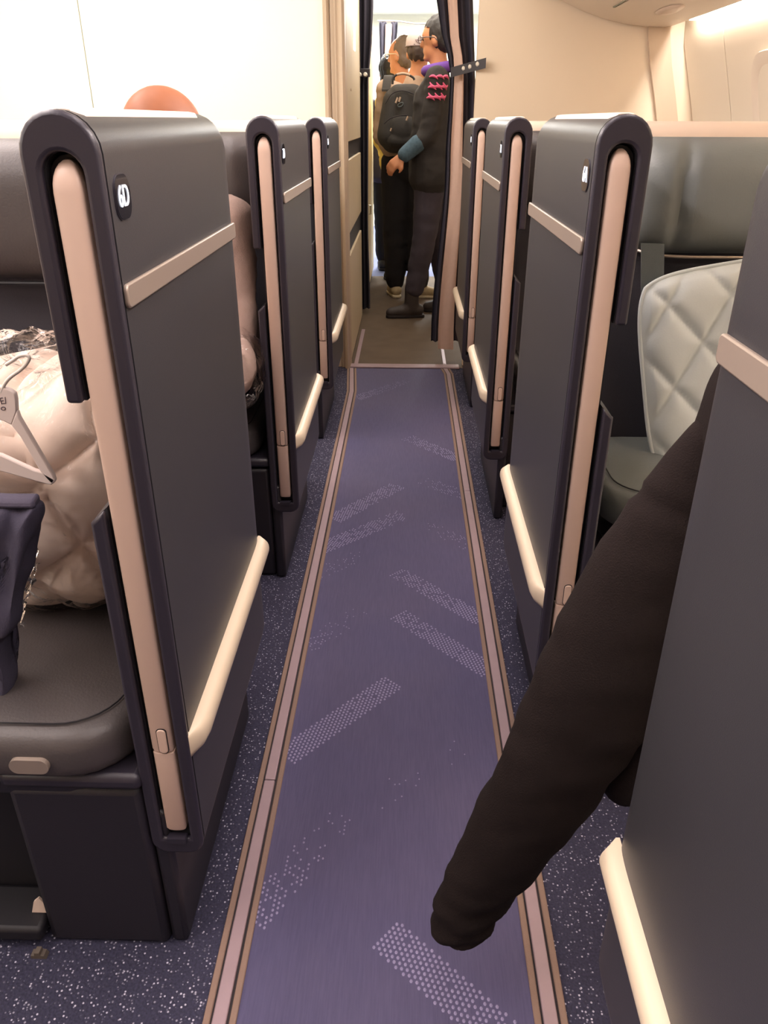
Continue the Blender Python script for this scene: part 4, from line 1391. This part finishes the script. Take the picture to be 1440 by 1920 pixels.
br_ = [hd + Vector((0.075 * math.cos(a), 0.10 + 0.085 * math.sin(a), 0.034)) - O for a in [PI * j / 12 for j in range(13)]]
obj('cap_brim', loft([[p + Vector((0, 0, z)) for p in br_] for z in (0, 0.006)]), CAPM, co)
obj('cap_band', tube([hd + Vector((0.0915 * math.cos(a), 0.111 * math.sin(a), 0.034)) - O for a in [2 * PI * j / 28 for j in range(29)]], 0.004, 6), mat('cap_edge', (120, 104, 104), 0.8), co)
tri = [(-0.028, 0.066), (0.028, 0.066), (0.0, 0.042)]
obj('cap_badge', tube([hd + Vector((x, -0.1115, z)) - O for x, z in tri + tri[:1]], 0.0028, 6), mat('cap_badge_thread', (150, 130, 134), 0.8), co)

bpk = empty('backpack', (-0.035, 5.83, 1.02), 0, 'black backpack with tan zip pulls on the capped person\'s back', 'backpack')
B0 = Vector(bpk.location)
Tm = Matrix.Rotation(math.radians(4), 4, 'Y')


def bsh(o):
    for v in o.data.vertices: v.co -= B0
    o.parent = bpk
    return o


bsh(blob('pack_body', [('c', (-0.13, 5.84, 1.13), (-0.105, 5.86, 1.34), 0.085, 0.07), ('c', (0.06, 5.84, 1.13), (0.055, 5.86, 1.34), 0.085, 0.07), ('c', (-0.10, 5.84, 1.10), (0.05, 5.84, 1.10), 0.085, 0.085), ('c', (-0.07, 5.865, 1.37), (0.03, 5.865, 1.37), 0.07, 0.07), ('c', (-0.03, 5.83, 1.15), (-0.03, 5.85, 1.36), 0.085, 0.08)], PACK, None, 0.010, 3))
bsh(blob('front_pocket', [('e', (-0.035, 5.79, 1.165), (0.105, 0.055, 0.10)), ('c', (-0.10, 5.79, 1.10), (0.03, 5.79, 1.10), 0.05, 0.05)], PACK, None, 0.008, 3))
for pts, r_, m_, nm in (
        ([at(x, y, 5.775) for x, y in ((736, 158), (738, 145), (748, 139), (762, 139), (774, 145), (777, 150))], 0.007, PACK, 'grab_handle'),
        ([at(x, y, 5.772) for x, y in ((744, 140), (756, 138), (769, 141))], 0.008, GREYSHIRT, 'handle_grip'),
        ([at(x, y, 5.755) for x, y in ((742, 193), (746, 183))], 0.007, ZIPM, 'zip_pull'),
        ([at(x, y, 5.755) for x, y in ((748, 191), (751, 182))], 0.007, ZIPM, 'zip_pull'),
        ([at(x, y, 5.718) for x, y in ((762, 226), (765, 218))], 0.006, ZIPM, 'zip_pull'),
        ([at(x, y, 5.72) for x, y in ((732, 246), (734, 240))], 0.005, ZIPM, 'zip_pull'),
        ([at(x, y, 5.755) for x, y in ((746, 196), (753, 192), (756, 194), (753, 199), (747, 200), (746, 196))], 0.003, BELT, 'key_loop'),
        ([at(x, y, 5.735) for x, y in ((720, 232), (732, 222), (750, 217), (764, 216))], 0.003, GAP, 'zip'),
        ([at(x, y, 5.77) for x, y in ((722, 196), (735, 176), (755, 170), (775, 176))], 0.003, GAP, 'zip')):
    bm = tube(catmull(pts, 4) if len(pts) > 2 else pts, r_, 8)
    for v in bm.verts: v.co -= B0
    obj(nm, bm, m_, bpk, smooth=60)
for g, xs in ((-1, -0.135), (1, 0.165)):
    pts = catmull([(xs + 0.02 * g, 5.90, 1.40), (xs + 0.01 * g, 5.95, 1.475), (xs, 6.03, 1.485), (xs, 6.12, 1.43), (xs + 0.01 * g, 6.17, 1.3)], 6)
    rg = [[p + Vector((-0.028, 0, 0.006)), p + Vector((0.028, 0, 0.006)), p + Vector((0.028, 0, -0.006)), p + Vector((-0.028, 0, -0.006))] for p in pts]
    bm = loft(rg)
    for v in bm.verts: v.co -= B0
    obj('shoulder_strap', bm, PACK, bpk)

# person with glasses further up the queue
hd = at(753, 106, 6.62); hd.z = at(753, 104, 6.62).z
x0 = hd.x
J = dict(pelvis=(x0 + 0.05, 6.66, 0.92), chest=(x0 + 0.03, 6.66, 1.24), neck=(x0 + 0.01, 6.64, hd.z - 0.17), head=hd,
         ls=(x0 - 0.13, 6.62, 1.33), le=(x0 - 0.16, 6.64, 1.08), lw=(x0 - 0.12, 6.8, 0.95), rs=(x0 + 0.22, 6.68, 1.33), re=(x0 + 0.26, 6.7, 1.08), rw=(x0 + 0.2, 6.85, 0.98),
         lh=(x0 - 0.03, 6.66, 0.86), lk=(x0 - 0.03, 6.66, 0.48), la=(x0 - 0.03, 6.68, 0.1), lt=(x0 - 0.10, 6.8, 0.04), rh=(x0 + 0.13, 6.66, 0.86), rk=(x0 + 0.13, 6.66, 0.48), ra=(x0 + 0.13, 6.68, 0.1), rt=(x0 + 0.1, 6.82, 0.04))
F = (-0.85, 0.5)
root, sh = build_person('person with grey cropped hair and wire glasses behind the capped person', J, SKIN2, YELLOW, BLACKPANTS, ff=F, group='people queuing beyond the doorway')
hair_cap('hair', hd, F, GREYHAIR, root, sh, 0.96, low=0.02, back=0.022)
face_bits(hd, F, root); glasses(hd, F, root, 1.0, CHROME)
for c in root.children:
    if c.name.startswith(('eye', 'glasses')): c.location = -Vector(root.location)
shoe(J, 'l', BLACKCLOTH, GAP, root, sh); shoe(J, 'r', BLACKCLOTH, GAP, root, sh)

# dark-haired person farthest along
hd = at(731, 136, 7.25)
x0 = hd.x; zt = hd.z
J = dict(pelvis=(x0 + 0.02, 7.27, 0.84), chest=(x0 + 0.01, 7.27, 1.15), neck=(x0, 7.26, zt - 0.17), head=hd,
         ls=(x0 - 0.15, 7.26, zt - 0.26), le=(x0 - 0.19, 7.27, 1.0), lw=(x0 - 0.17, 7.4, 0.86), rs=(x0 + 0.17, 7.28, zt - 0.26), re=(x0 + 0.2, 7.3, 1.0), rw=(x0 + 0.17, 7.42, 0.88),
         lh=(x0 - 0.06, 7.27, 0.78), lk=(x0 - 0.06, 7.28, 0.44), la=(x0 - 0.06, 7.3, 0.1), lt=(x0 - 0.07, 7.42, 0.04), rh=(x0 + 0.09, 7.27, 0.78), rk=(x0 + 0.09, 7.28, 0.44), ra=(x0 + 0.09, 7.3, 0.1), rt=(x0 + 0.1, 7.42, 0.04))
root, sh = build_person('dark-haired person farthest up the queue, seen from behind', J, SKIN2, NAVYCLOTH, BLACKPANTS, ff=(0, 1), group='people queuing beyond the doorway')
hair_cap('hair', hd, (0, 1), HAIR, root, sh, 1.05, low=0.06, back=0.02)
shoe(J, 'l', BLACKCLOTH, GAP, root, sh); shoe(J, 'r', BLACKCLOTH, GAP, root, sh)
